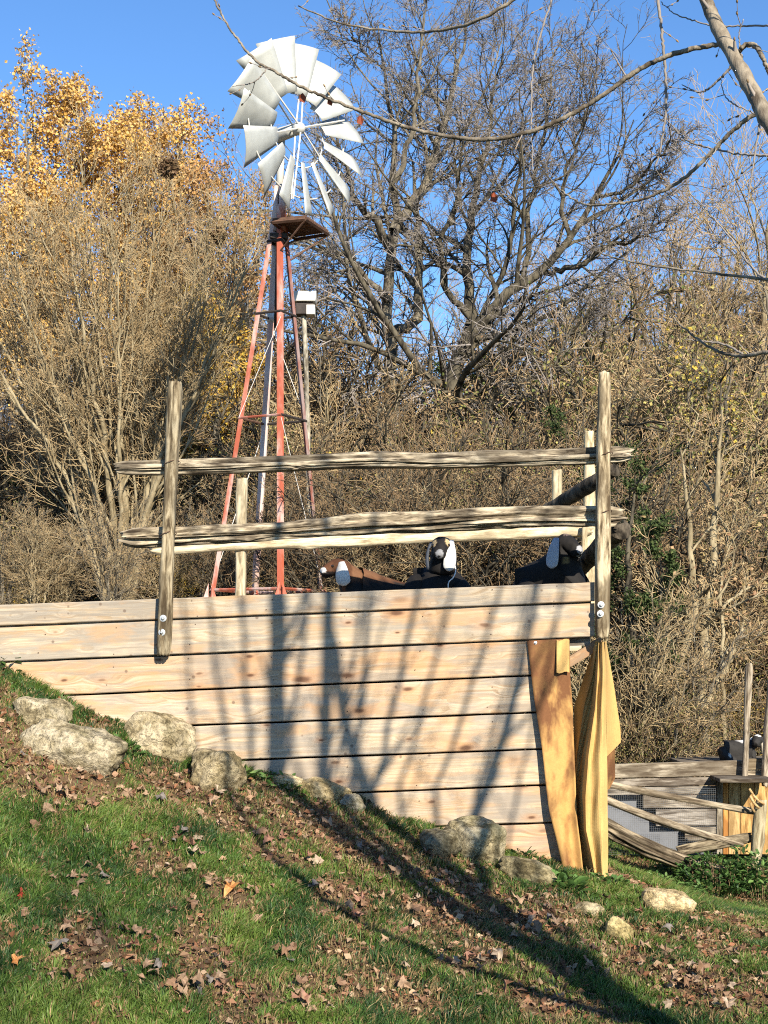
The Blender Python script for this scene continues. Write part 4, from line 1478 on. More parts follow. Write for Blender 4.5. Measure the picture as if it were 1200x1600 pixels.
for f, r, ms in ((.012, .022, ('red', 'red', 'red', 'red')), (.458, .018, ('red', 'dark_iron', 'dark_iron', 'red')), (.735, .018, ('dark_iron', 'dark_iron', 'dark_iron', 'dark_iron')), (.93, .022, ('dark_iron', 'dark_iron', 'dark_iron', 'dark_iron'))):
    for (k, l), m in zip((('A', 'C'), ('C', 'D'), ('D', 'B'), ('B', 'A')), ms):
        if k == 'C' and f in (.735,):
            pass
        a, b = leg_pt(k, f), leg_pt(l, f)
        if m == 'red' and f == .458:
            m = 'red' if k == 'A' else 'rust'
        V, Fq = tube1(np.array([a, b]), r, 6, 3)
        o = obj('cross_brace', npmesh('cross_brace', V, Fq, False, [M[m]]), mill)
        o.color = (.75, .7, .7, 1)
for (k, f0), (l, f1) in ((('A', .02), ('B', .45)), (('D', .02), ('C', .45)), (('A', .46), ('C', .72)), (('D', .46), ('B', .72))):
    V, Fq = tube1(np.array([leg_pt(k, f0), leg_pt(l, f1)]), .0045, 5, 3)
    obj('tie_wire', npmesh('tie_wire', V, Fq, False, [M['cable']]), mill)
# ball joint on the pipe leg, pump rod down the middle
bm = bmesh.new()
bmesh.ops.create_uvsphere(bm, u_segments=14, v_segments=10, radius=.085)
me = bpy.data.meshes.new('joint_ball')
bm.to_mesh(me)
bm.free()
me.polygons.foreach_set('use_smooth', [True] * len(me.polygons))
obj('joint_ball', me, mill, M['white_metal'], matrix=Matrix.Translation(Vector(leg_pt('B', .74))))
V, Fq = tube1(np.array([c0 * .3 + top * .7, top + [0, 0, .3]]), .028, 8, 3)
obj('pump_rod', npmesh('pump_rod', V, Fq, True, [M['dark_iron']]), mill)
# dark head collar, mast, gear case
hub_c = P(466, 201, 19.72)
mast_top = np.array([top[0] + .03, top[1] + .02, hub_c[2]])
for dx, dy, m, r in ((-.045, -.03, 'red', .035), (.05, -.05, 'red', .05), (.0, .06, 'dark_iron', .04)):
    V, Fq = tube1(np.array([top + [dx, dy, -.22], top + [dx * .9, dy, .42]]), r, 8, 3)
    o = obj('head_post', npmesh('head_post', V, Fq, True, [M[m]]), mill)
    o.color = (1.05, 1.1, 1.15, 1)
V, Fq = box(top[0] - .12, top[0] + .12, top[1] - .12, top[1] + .12, top[2] - .34, top[2] - .26)
obj('collar', bevel_mesh('collar', V, Fq, .01, M['dark_iron']), mill)
V, Fq = tube1(np.array([top + [0, 0, .3], mast_top]), np.array([.055, .05]), 10, 3)
obj('mast', npmesh('mast', V, Fq, True, [M['white_metal']]), mill)
ax = Vector((math.sin(math.radians(51)), -math.cos(math.radians(51)), .03)).normalized()
hv = Vector(hub_c)
V, Fq = tube1(np.array([Vector(hub_c) - ax * .42, Vector(hub_c) - ax * .05]), np.array([.10, .085]), 12, 4)
obj('gear_case', npmesh('gear_case', V, Fq, True, [M['white_metal']]), mill)
V, Fq = tube1(np.array([hv - ax * .05, hv + ax * .02, hv + ax * .075, hv + ax * .10]), np.array([.085, .085, .065, .02]), 14)
obj('hub', npmesh('hub', V, Fq, True, [M['white_metal']]), mill)
RW = 1.21
upv = Vector((0, 0, 1))
rt_ = upv.cross(-ax).normalized() * 1.0          # to the right as seen from the front
rt_ = Vector((math.cos(math.radians(51)), math.sin(math.radians(51)), 0))
upv = rt_.cross(ax) * -1
if upv.z < 0:
    upv = -upv


def wheel_pt(ang, r, off=0.0):
    return hv + (rt_ * math.sin(ang) + upv * math.cos(ang)) * r + ax * off


for k in range(6):
    ang = math.radians(8 + 60 * k)
    for off in (-.05, .05):
        V, Fq = tube1(np.array([wheel_pt(ang, .06, off), wheel_pt(ang + .0, RW * .86, off * .3)]), .0125, 6, 3)
        obj('spoke', npmesh('spoke', V, Fq, False, [M['white_metal']]), mill)
for rr in (.44, .80):
    pts = np.array([wheel_pt(t, RW * rr, -.02) for t in np.linspace(0, 2 * PI, 61)])
    V, Fq = tube1(pts, .010, 6)
    obj('wheel_ring', npmesh('wheel_ring', V, Fq, True, [M['white_metal']]), mill)
beta = math.radians(31)
NBL = 15
vgrid = []
for th_ in (0, 1):
    for i, r in enumerate(np.linspace(.40, 1.0, 7)):
        hw = (.100 + (r - .40) / .60 * .135) * RW
        for c in np.linspace(-1, 1, 7):
            vgrid.append((r * RW, c * hw, (-.040 * (1 - c * c) + .004 * th_) * (0.5 + .5 * r) * RW / 1.2))
vgrid = np.array(vgrid)
i2 = np.arange(49).reshape(7, 7)
f = np.stack([i2[:-1, :-1], i2[1:, :-1], i2[1:, 1:], i2[:-1, 1:]], -1).reshape(-1, 4)
rim = np.concatenate([i2[0], i2[1:, -1], i2[-1, ::-1][1:], i2[::-1, 0][1:-1]])
side = np.stack([rim, np.roll(rim, -1), np.roll(rim, -1) + 49, rim + 49], -1)
blade_me = npmesh('blade', vgrid, [np.vstack([f, f[:, ::-1] + 49, side])], False, [M['metal']])
blade_me.polygons.foreach_set('use_smooth', [True] * 72 + [False] * 24)
Vb, Fb = box(-.012, .012, -.11, .11, .0, .022)
clip_me = npmesh('blade_clip', Vb, Fb, False, [M['white_metal']])
rgm = np.random.default_rng(9)
for k in range(NBL):
    ang = math.radians(3 + 360 / NBL * k)
    rad_ = (rt_ * math.sin(ang) + upv * math.cos(ang)).normalized()
    tan_ = (rt_ * math.cos(ang) - upv * math.sin(ang)).normalized()
    bt = beta + rgm.normal(0, .06)
    ch = (tan_ * math.cos(bt) + ax * math.sin(bt)).normalized()
    nn = rad_.cross(ch)
    mt = Matrix(((rad_.x, ch.x, nn.x, hv.x), (rad_.y, ch.y, nn.y, hv.y), (rad_.z, ch.z, nn.z, hv.z), (0, 0, 0, 1)))
    o = obj('blade', blade_me, mill, matrix=mt)
    sgn = -1 if nn.dot(Vector((0, -1, 0))) < 0 else 1
    m2 = mt @ Matrix.Translation(Vector((RW * .79, 0, .0))) @ Matrix.Rotation(.0, 4, 'Z')
    obj('blade_clip', clip_me, o, matrix=m2)

# work platform below the wheel
zt = P(470, 356, WD)[2]


def onz(px, py, z):
    v = (800.0 - py) / F_PX
    d = (z - EYE) / ((ST + v * CT) / (CT - v * ST))
    return P(px, py, d)


q = [onz(425, 344, zt), onz(477, 339, zt), onz(513, 363, zt), onz(462, 371, zt)]
nb = 5
for k in range(nb):
    u0, u1 = k / nb + .012, (k + 1) / nb - .012
    qa = [q[0] * (1 - u0) + q[3] * u0, q[1] * (1 - u0) + q[2] * u0, q[1] * (1 - u1) + q[2] * u1, q[0] * (1 - u1) + q[3] * u1]
    V = np.array([p + [0, 0, h] for h in (0, .028) for p in qa])
    Fq = np.array([[0, 1, 2, 3], [4, 7, 6, 5], [0, 4, 5, 1], [1, 5, 6, 2], [2, 6, 7, 3], [3, 7, 4, 0]])
    obj('platform_board', npmesh('platform_board', V, Fq, False, [M['rust']]), mill)
for a, b in ((0, 1), (1, 2), (2, 3), (3, 0)):
    V, Fq = tube1(np.array([q[a] - [0, 0, .03], q[b] - [0, 0, .03]]), .026, 4, 2)
    obj('platform_edge', npmesh('platform_edge', V, Fq, False, [M['rust']]), mill)
for a, b in ((q[2], leg_pt('D', .885)), (q[1], leg_pt('C', .90)), (q[3], leg_pt('D', .93))):
    V, Fq = tube1(np.array([a - [0, 0, .04], b]), .014, 5, 2)
    obj('platform_strut', npmesh('platform_strut', V, Fq, False, [M['rust']]), mill)

# pale pole with a white box behind the tower
pd = 22.0
b0 = P(480, 940, pd)
pole = thing('pole_box', 'white box housing with a dark slot on a peeling pale pole behind the tower', 'pole box', (b0[0], b0[1], float(gz(b0[0], b0[1]))))
pts = resample(np.array([P(484, 960, pd), P(482, 760, pd), P(480, 640, pd), P(477, 540, pd), P(474, 485, pd)]), 40)
V, Fq = tube1(pts, .036 * (1 + .14 * snoise(np.arange(40) * .4, 5, 2)), 10)
obj('pole', npmesh('pole', V, Fq, True, [M['birch']]), pole)
cb = P(478, 468, pd)
V, Fq = box(cb[0] - .17, cb[0] + .15, cb[1] - .15, cb[1] + .15, cb[2] - .055, cb[2] + .10)
V[:, 0] += (V[:, 2] > cb[2]) * .015 * np.sign(V[:, 0] - cb[0])
obj('box_lid', bevel_mesh('box_lid', V, Fq, .012, M['white_metal'], 2), pole)
cb = P(477, 484, pd)
V, Fq = box(cb[0] - .14, cb[0] + .13, cb[1] - .12, cb[1] + .12, cb[2] - .09, cb[2] + .08)
obj('box_body', bevel_mesh('box_body', V, Fq, .012, M['dark_iron'], 2), pole)
V, Fq = box(cb[0] + .02, cb[0] + .15, cb[1] - .14, cb[1] + .13, cb[2] - .10, cb[2] + .05)
obj('box_cover', bevel_mesh('box_cover', V, Fq, .012, M['white_metal'], 2), pole)

# cables through the wood at the left
for i, (ya, yb) in enumerate(((496, 540), (505, 548), (516, 556))):
    n = 24
    pts = np.array([P(-300 + 860 * t, ya - 25 + (yb - ya + 45) * t + 14 * math.sin(t * PI), 33 + 5 * t) for t in np.linspace(0, 1, n)])
    V, Fq = tube1(pts, .011, 5)
    tag(obj('cable', npmesh('cable', V, Fq, True, [M['cable']])), ['highest', 'middle', 'lowest'][i] + ' of three thin pale cables crossing the wood left of the tower', 'cable', 'cables crossing the wood')


# ------------------------------------------------------------------ goats
def skin_mesh(name, verts, edges, sub=3):
    me = bpy.data.meshes.new(name + '_cage')
    me.from_pydata([v[:3] for v in verts], edges, [])
    o = bpy.data.objects.new(name + '_cage', me)
    COL.objects.link(o)
    sm = o.modifiers.new('skin', 'SKIN')
    sm.use_smooth_shade = True
    sm.branch_smoothing = .6
    for i, v in enumerate(verts):
        r = tuple(1.22 * q for q in (v[3] if np.size(v[3]) == 2 else (v[3], v[3])))
        me.skin_vertices[0].data[i].radius = r
        me.skin_vertices[0].data[i].use_root = (i == 0)
    ss = o.modifiers.new('sub', 'SUBSURF')
    ss.levels = ss.render_levels = sub
    bpy.context.view_layer.update()
    ev = o.evaluated_get(bpy.context.evaluated_depsgraph_get())
    m2 = bpy.data.meshes.new_from_object(ev)
    m2.name = name
    n_ = len(m2.vertices)
    co = np.empty(n_ * 3, np.float32)
    m2.vertices.foreach_get('co', co)
    co = co.reshape(-1, 3)
    for q, sd in ((0, 71), (1, 72), (2, 73)):
        co[:, q] += .0065 * noise2(co[:, 0] * 34 + sd, co[:, 2] * 34 + co[:, 1] * 29, sd, 2)
    m2.vertices.foreach_set('co', co.ravel())
    bpy.data.objects.remove(o)
    bpy.data.meshes.remove(me)
    m2.polygons.foreach_set('use_smooth', [True] * len(m2.polygons))
    return m2


def paint(me, fn):
    n = len(me.vertices)
    co = np.empty(n * 3, np.float32)
    me.vertices.foreach_get('co', co)
    co = co.reshape(-1, 3)
    for a in list(me.color_attributes):
        me.color_attributes.remove(a)
    c = np.ones((n, 4), np.float32)
    c[:, :3] = fn(co)
    a = me.color_attributes.new('col', 'FLOAT_COLOR', 'POINT')
    a.data.foreach_set('color', c.ravel())


def ball(co, c, r):
    return np.exp(-(((co - np.array(c)) / np.array(r)) ** 2).sum(-1) * 1.2) > .38


def ear_mesh(a, b, w, nrm_, colf):
    """long drooping ear from a to b, flat face towards nrm_"""
    a, b = np.array(a, float), np.array(b, float)
    ln = b - a
    nn = nrm(np.array(nrm_, float))
    s = nrm(np.cross(ln, nn))
    rows, cols = 12, 5
    G = []
    for th in (0, 1):
        for i in range(rows):
            u = i / (rows - 1)
            hw = w * (.42 + .58 * math.sin(min(1, u * 1.15) * PI * .62)) * (1 if u < .82 else math.sqrt(max(.05, 1 - ((u - .82) / .18) ** 2))) * .5
            for j in range(cols):
                v = j / (cols - 1) * 2 - 1
                p = a + ln * u + s * v * hw + nn * (.012 * (1 - v * v) + .02 * math.sin(u * PI) - .009 * th)
                G.append(p)
    G = np.array(G)
    i2 = np.arange(rows * cols).reshape(rows, cols)
    f = np.stack([i2[:-1, :-1], i2[1:, :-1], i2[1:, 1:], i2[:-1, 1:]], -1).reshape(-1, 4)
    rim = np.concatenate([i2[0], i2[1:, -1], i2[-1, ::-1][1:], i2[::-1, 0][1:-1]])
    side = np.stack([rim, np.roll(rim, -1), np.roll(rim, -1) + rows * cols, rim + rows * cols], -1)
    u = np.tile(np.repeat(np.linspace(0, 1, rows), cols), 2)
    return npmesh('ear', G, [np.vstack([f, f[:, ::-1] + rows * cols, side])], True, [M['coat']], colf(u))


def goat(label, org, verts, edges, colf, ears, eyes, sc=1.0):
    t = thing('goat', label, 'goat', org)
    O = Vector(org)
    mt = Matrix.Translation(O) @ Matrix.Scale(sc, 4)
    me = skin_mesh('body', verts, edges)
    paint(me, colf)
    me.materials.clear()
    me.materials.append(M['coat'])
    obj('body', me, t, matrix=mt)
    for a, b, w, nv, cf in ears:
        obj('ear', ear_mesh(a, b, w, nv, cf), t, matrix=mt)
    for e in eyes:
        bm = bmesh.new()
        bmesh.ops.create_uvsphere(bm, u_segments=10, v_segments=8, radius=.012)
        me = bpy.data.meshes.new('eye')
        bm.to_mesh(me)
        bm.free()
        obj('eye', me, t, M['eye'], matrix=mt @ Matrix.Translation(Vector(e)))
    return t


DECK = 1.80
GD = 11.2


def gorg(px, d=GD):
    p = P(px, 989, d)
    return (p[0], d, p[2])


BLACK = np.array([.018, .016, .015])
WHITE = np.array([.68, .66, .62])
wear = lambda u: WHITE[None] * (1 - .12 * np.sin(u * 9)[:, None])


def legs_folded(base_i, n0, pts):
    v, e = [], []
    for k, (root, chain) in enumerate(pts):
        prev = root
        for c in chain:
            v.append(c)
            e.append((prev, n0 + len(v) - 1))
            prev = n0 + len(v) - 1
    return v, e


def build(core, core_e, limbs):
    v = list(core)
    e = list(core_e)
    lv, le = legs_folded(0, len(v), limbs)
    return v + lv, e + le


# brown goat, head to the left
core = [(.10, .14, .27, (.14, .15)), (.22, .22, .235, (.13, .14)), (.28, .30, .20, (.09, .10)), (-.04, .10, .295, (.125, .14)), (-.115, .05, .375, (.080, .095)), (-.165, .02, .44, (.060, .066)),
        (-.205, .0, .465, (.052, .058)), (-.245, -.02, .448, (.048, .046)), (-.285, -.035, .420, (.036, .036)), (-.312, -.045, .400, (.030, .028))]
ce = [(0, 1), (1, 2), (0, 3), (3, 4), (4, 5), (5, 6), (6, 7), (7, 8), (8, 9)]
v, e = build(core, ce, [(3, [(-.10, -.05, .14, .06), (-.24, -.09, .07, .035), (-.08, -.11, .045, .025)]), (3, [(-.10, .22, .14, .06), (-.24, .26, .07, .035), (-.08, .26, .045, .025)]),
                        (1, [(.30, -.05, .18, .085), (.16, -.10, .08, .04), (.34, -.12, .05, .026)]), (1, [(.32, .32, .18, .085), (.18, .36, .08, .04), (.36, .36, .05, .026)])])


def brown_coat(co):
    c = np.tile(np.array([.105, .046, .023]), (len(co), 1))
    c[(co[:, 0] > -.10) & (co[:, 2] > .38)] = (.165, .08, .04)
    c[(co[:, 0] > -.14) & (co[:, 2] < .355)] = BLACK
    c[(co[:, 0] < -.17) & (co[:, 2] < .425)] = (.02, .014, .012)
    c[ball(co, (-.30, -.06, .435), (.03, .05, .022))] = (.62, .60, .58)
    return c


goat('brown goat with white ears resting behind the planks, facing left', gorg(572, 11.36), v, e, brown_coat,
     [((-.172, -.052, .492), (-.150, -.085, .325), .10, (-.25, -1, .15), wear), ((-.165, .075, .485), (-.145, .12, .33), .10, (-.2, 1, .1), wear)], [(-.232, -.062, .462), (-.215, .048, .468)], 1.1)

# black goat facing the camera
core = [(0.01, .16, .34, (.20, .20)), (-.16, .34, .33, (.17, .17)), (-.26, .46, .28, (.1, .1)), (.02, .07, .46, (.14, .14)), (.015, .045, .56, (.095, .10)), (.005, .02, .65, (.068, .070)),
        (.0, -.015, .700, (.066, .058)), (-.010, -.065, .660, (.056, .052)), (-.018, -.105, .605, (.044, .042)), (-.022, -.125, .565, (.040, .034))]
v, e = build(core, ce, [(0, [(.14, .05, .37, .125), (.16, -.10, .10, .05), (.12, .06, .05, .028)]), (0, [(-.10, -.02, .26, .10), (-.14, -.16, .09, .045), (-.10, .02, .05, .028)]),
                        (1, [(-.20, .08, .38, .105), (-.25, -.10, .14, .05), (-.24, .12, .05, .026)]), (1, [(-.10, .45, .26, .09), (.05, .42, .1, .04), (-.1, .5, .05, .026)])])


def black_coat(co):
    c = np.tile(BLACK, (len(co), 1))
    c[ball(co, (-.020, -.17, .597), (.036, .09, .050))] = (.26, .26, .27)
    c[ball(co, (-.026, -.18, .578), (.026, .06, .016))] = (.03, .03, .032)
    c[ball(co, (-.03, -.18, .545), (.03, .06, .008))] = (.03, .03, .032)
    c[ball(co, (.046, -.08, .70), (.020, .08, .040))] = (.50, .37, .20)
    c[ball(co, (-.058, -.08, .695), (.018, .08, .040))] = (.50, .37, .20)
    return c


g2 = goat('black goat lying with its pale-muzzled face turned to the camera and a long white ear', gorg(690, 11.42), v, e, black_coat,
          [((.076, -.02, .715), (.050, -.105, .470), .098, (.25, -1, .1), wear), ((-.076, .0, .70), (-.105, -.05, .485), .050, (-1, -.12, .1), lambda u: np.array([.10, .11, .13])[None] * np.ones((len(u), 1)))], [(.055, -.075, .672), (-.066, -.075, .668)])
O = np.array(gorg(690, 11.42))
V, Fq = tube1(resample(O + np.array([[.09, .0, .60], [.10, -.05, .53], [.105, -.1, .47], [.085, -.14, .42], [.05, -.15, .385], [.045, -.15, .34]]), 24), .0045, 6)
obj('cord', npmesh('cord', V, Fq, True, [M['cord']]), g2)

# black goat by the right post, looking right
core = [(-.02, .16, .33, (.18, .19)), (-.20, .24, .32, (.17, .17)), (-.28, .28, .28, (.10, .11)), (.07, .10, .42, (.16, .16)), (.075, .07, .54, (.125, .13)), (.065, .04, .64, (.09, .095)),
        (.085, .01, .70, (.078, .07)), (.115, -.025, .655, (.056, .052)), (.150, -.06, .612, (.043, .043)), (.172, -.08, .585, (.037, .034))]
v, e = build(core, ce, [(3, [(.15, -.02, .28, .08), (.18, -.15, .08, .04), (.08, .0, .05, .026)]), (3, [(.16, .2, .28, .08), (.24, .1, .08, .04), (.1, .24, .05, .026)]),
                        (1, [(-.20, .04, .35, .10), (-.26, -.10, .13, .045), (-.2, .08, .05, .026)]), (1, [(-.16, .4, .26, .09), (-.02, .4, .1, .04), (-.1, .46, .05, .026)])])


def black2(co):
    c = np.tile(BLACK, (len(co), 1))
    c[ball(co, (.175, -.10, .625), (.035, .06, .04))] = (.36, .36, .38)
    c[ball(co, (.185, -.12, .605), (.02, .05, .010))] = (.03, .03, .032)
    c[ball(co, (.165, -.12, .575), (.03, .06, .010))] = (.30, .30, .31)
    c[ball(co, (.075, -.04, .545), (.028, .08, .03))] = (.20, .14, .06)
    c[ball(co, (.09, -.03, .75), (.05, .05, .014))] = (.16, .12, .10)
    return c


goat('black goat with silvery ears and grey muzzle resting beside the right post', gorg(870), v, e, black2,
     [((-.005, -.075, .715), (-.050, -.13, .480), .095, (-.5, -1, .1), lambda u: np.array([.48, .50, .54])[None] * np.ones((len(u), 1))), ((.13, .07, .69), (.16, .10, .48), .08, (1, .6, .1), wear)],
     [(.085, -.062, .685), (.150, .005, .668)])

# goat in the far pen
core = [(-.02, .1, .13, (.11, .115)), (-.16, .12, .12, (.10, .11)), (-.22, .12, .10, (.06, .07)), (.12, .06, .13, (.095, .10)), (.16, .03, .20, (.06, .07)), (.15, .0, .255, (.05, .055)),
        (.135, -.03, .265, (.045, .042)), (.115, -.07, .245, (.038, .036)), (.10, -.10, .22, (.03, .03)), (.095, -.115, .205, (.026, .024))]
v, e = build(core, ce, [(3, [(.14, -.04, .06, .04), (.06, -.08, .03, .025)]), (1, [(-.18, -.02, .07, .06), (-.08, -.06, .03, .03)])])


def pied(co):
    c = np.tile(np.array([.036, .033, .030]), (len(co), 1))
    c[ball(co, (.0, .05, .245), (.05, .1, .03))] = WHITE
    c[ball(co, (.14, -.02, .30), (.04, .06, .022))] = WHITE
    c[ball(co, (-.15, .0, .10), (.02, .1, .03))] = (.55, .5, .42)
    return c


pg = P(1162, 1196, 15.0)
goat('dark grey goat with white patches lying beyond the weathered pen boards', (pg[0], 15.0, pg[2]), v, e, pied,
     [((.185, -.01, .27), (.205, -.03, .10), .07, (.5, -1, 0), lambda u: np.array([.55, .48, .36])[None] * np.ones((len(u), 1))), ((.10, .04, .275), (.06, .05, .13), .06, (-1, -.3, 0), wear)], [(.165, -.055, .26), (.1, -.04, .262)])

# ------------------------------------------------------------------ weathered pen and its fence at the right
PD = 14.4
pen = thing('plank_pen', 'low weathered grey plank pen with an orange-brown door down the right slope', 'pen', P(1060, 1330, PD))


def pboard(name, px0, py0, px1, py1, px2, py2, px3, py3, d, th, mat, tint=(1, 1, 1), parent=None):
    """board from its four corners as seen: top left, top right, bottom right, bottom left"""
    cs = [P(a, b, d) for a, b in ((px0, py0), (px1, py1), (px2, py2), (px3, py3))]
    m = sum(cs) / 4
    x = (cs[1] - cs[0]) + (cs[2] - cs[3])
    horiz = np.linalg.norm(cs[1] - cs[0]) > np.linalg.norm(cs[3] - cs[0])
    a, b = ((cs[0] + cs[3]) / 2, (cs[1] + cs[2]) / 2) if horiz else ((cs[2] + cs[3]) / 2, (cs[0] + cs[1]) / 2)
    mt = frame_x(a, b, (0, 0, 1) if horiz else (0, -1, 0))
    inv = mt.inverted()
    V = np.array([(inv @ Vector(c + [0, y, 0]))[:] for y in (0, th) for c in cs])
    Fq = np.array([[0, 3, 2, 1], [4, 5, 6, 7], [0, 1, 5, 4], [1, 2, 6, 5], [2, 3, 7, 6], [3, 0, 4, 7]])
    o = obj(name, bevel_mesh(name, V, Fq, .004, mat), parent or pen, matrix=mt)
    o.color = (*tint, 1)
    return o


gb = M['grey_board']
pboard('board', 900, 1196, 1160, 1188, 1160, 1212, 900, 1217, PD, .05, gb, (1.1, 1.02, .9))
pboard('board', 1168, 1186, 1320, 1180, 1320, 1200, 1168, 1203, PD, .05, gb, (1.25, 1.1, .85))
pboard('board', 1168, 1204.5, 1320, 1201.5, 1320, 1218, 1168, 1220, PD, .05, gb, (1.1, 1.0, .85))
pboard('board', 900, 1218.5, 1120, 1214, 1120, 1227, 900, 1230, PD + .01, .04, gb, (.9, .85, .82))
pboard('board', 900, 1231.5, 1120, 1228.5, 1120, 1241, 900, 1243, PD, .04, gb, (.85, .82, .8))
pboard('board', 1005, 1243, 1119.5, 1242.5, 1119.5, 1262.5, 1005, 1263, PD, .04, gb, (1.05, 1.0, .95))
pboard('board', 1025, 1264.5, 1120, 1264, 1120, 1290, 1025, 1291, PD, .04, gb, (.95, .93, .95))
pboard('board', 1070, 1292.5, 1120, 1292, 1120, 1313, 1070, 1314, PD, .04, gb, (1.0, .96, .9))
pboard('post', 1120.5, 1214, 1129.5, 1214, 1129, 1335, 1120, 1335, PD - .02, .08, gb, (1.0, .95, .85))
for x0, x1, t in ((1130, 1138, (1.15, .8, .5)), (1138.7, 1157, (1.05, 1.05, 1.0)), (1157.8, 1178, (1.15, 1.05, .85)), (1179, 1203, (1.1, 1.0, .8)), (1204, 1230, (1, 1, .9))):
    pboard('door_board', x0, 1222, x1, 1222, x1, 1335, x0, 1335, PD + .05, .03, M['orange_board'], t)
pboard('canopy_board', 1125, 1217, 1210, 1217, 1210, 1223, 1125, 1223, PD - .42, .45, gb, (.6, .55, .5))
pboard('ledge', 1080, 1197, 1320, 1195, 1320, 1200, 1080, 1202, PD + .06, 1.2, gb, (.8, .75, .7))
pboard('shade_backing', 880, 1243, 1110, 1243, 1110, 1335, 880, 1335, PD + .12, .03, M['pen_shade'])  # blue-grey sheet standing in for the skylit shade behind the boards
for i, (a0, a1, b0, b1) in enumerate(((1172, 1037, 1163, 1220), (1204, 1060, 1195, 1228))):
    d = PD - .08
    tp = thing('pole', ['slim grey leaning pole rising from the pen wall left of the edge', 'second tall pole of the pen at the right picture edge'][i], 'pole', P(b0, b1, d), 'poles standing on the pen')
    rail('shaft', P(b0, b1, d), P(a0, a1, d), .034, .038, 80 + i, tp, M['grey_board'], up=(0, -1, 0), n=90, k=24, grooves=4, depth=.25, wob=.014, ends=.25, rag=.006, tint=(1.15, 1.05, .92))
FD = 13.5
rf = thing('split_rail_fence', 'low rail fence with wire mesh on the right below the pen', 'fence', P(1175, 1384, FD))
pn = rail('post', P(1175, 1390, FD), P(1190, 1250, FD), .05, .05, 91, rf, M['pale_post'], up=(0, -1, 0), n=90, k=28, grooves=5, depth=.25, wob=.012, ends=.1, rag=.006, tint=(.66, .64, .56))
rail('rail', P(880, 1210, FD + .15), P(1184, 1268, FD + .06), .027, .030, 92, rf, M['grey_board'], sag=.015, n=160, k=28, grooves=5, depth=.3, wob=.012, ends=.2, rag=.006, tint=(1.15, 1.05, .88))
rail('rail', P(880, 1215, FD + .1), P(1160, 1318, FD + .06), .030, .034, 93, rf, M['grey_board'], sag=.07, n=160, k=30, grooves=6, depth=.35, wob=.012, ends=.2, rag=.006, tint=(1.1, 1.0, .85))
rail('rail', P(880, 1252, FD + .05), P(1135, 1368, FD), .075, .078, 94, rf, M['rail'], sag=.06, n=160, k=50, grooves=11, depth=.4, wob=.014, ends=.15, rag=.01, tint=(.62, .57, .5))
rail('rail', P(1060, 1330, FD + .08), P(1172, 1308, FD + .08), .04, .045, 95, rf, M['rail'], n=100, k=30, grooves=6, depth=.35, wob=.01, ends=.15, rag=.008, tint=(.62, .58, .5))
for i in range(3):
    c = P(1181 - 4 * i, 1248 + 6 * i, FD - .06)
    a = c + np.array([-.06 + .03 * i, -.01, .09 - .03 * i])
    b = c + np.array([.07 - .02 * i, -.015, -.05])
    V, Fq = tube1(np.array([a, c + [0, -.02, 0], b]), .012, 6, 7)
    o = obj('lashing', npmesh('lashing', V, Fq, True, [M['orange_board']]), pn)
# wire mesh
ws = []
x0, x1 = P(900, 1300, FD + .12)[0], P(1120, 1300, FD + .12)[0]
z0, z1 = P(1000, 1335, FD + .12)[2], P(1000, 1232, FD + .12)[2]
xs_w = np.arange(x0, x1, .019)
zs_w = np.arange(z0, z1, .019)
pl = np.array([[[x, FD + .12, z0], [x, FD + .12, z1]] for x in xs_w])
pl2 = np.array([[[x0, FD + .12, z], [x1, FD + .12, z]] for z in zs_w])
obj('wire_mesh', npmesh('wire_mesh', *merge([tubes(pl, np.full((len(pl), 2), .0009), 3), tubes(pl2, np.full((len(pl2), 2), .0009), 3)]), False, [M['mesh_wire']]), rf, kind='stuff')

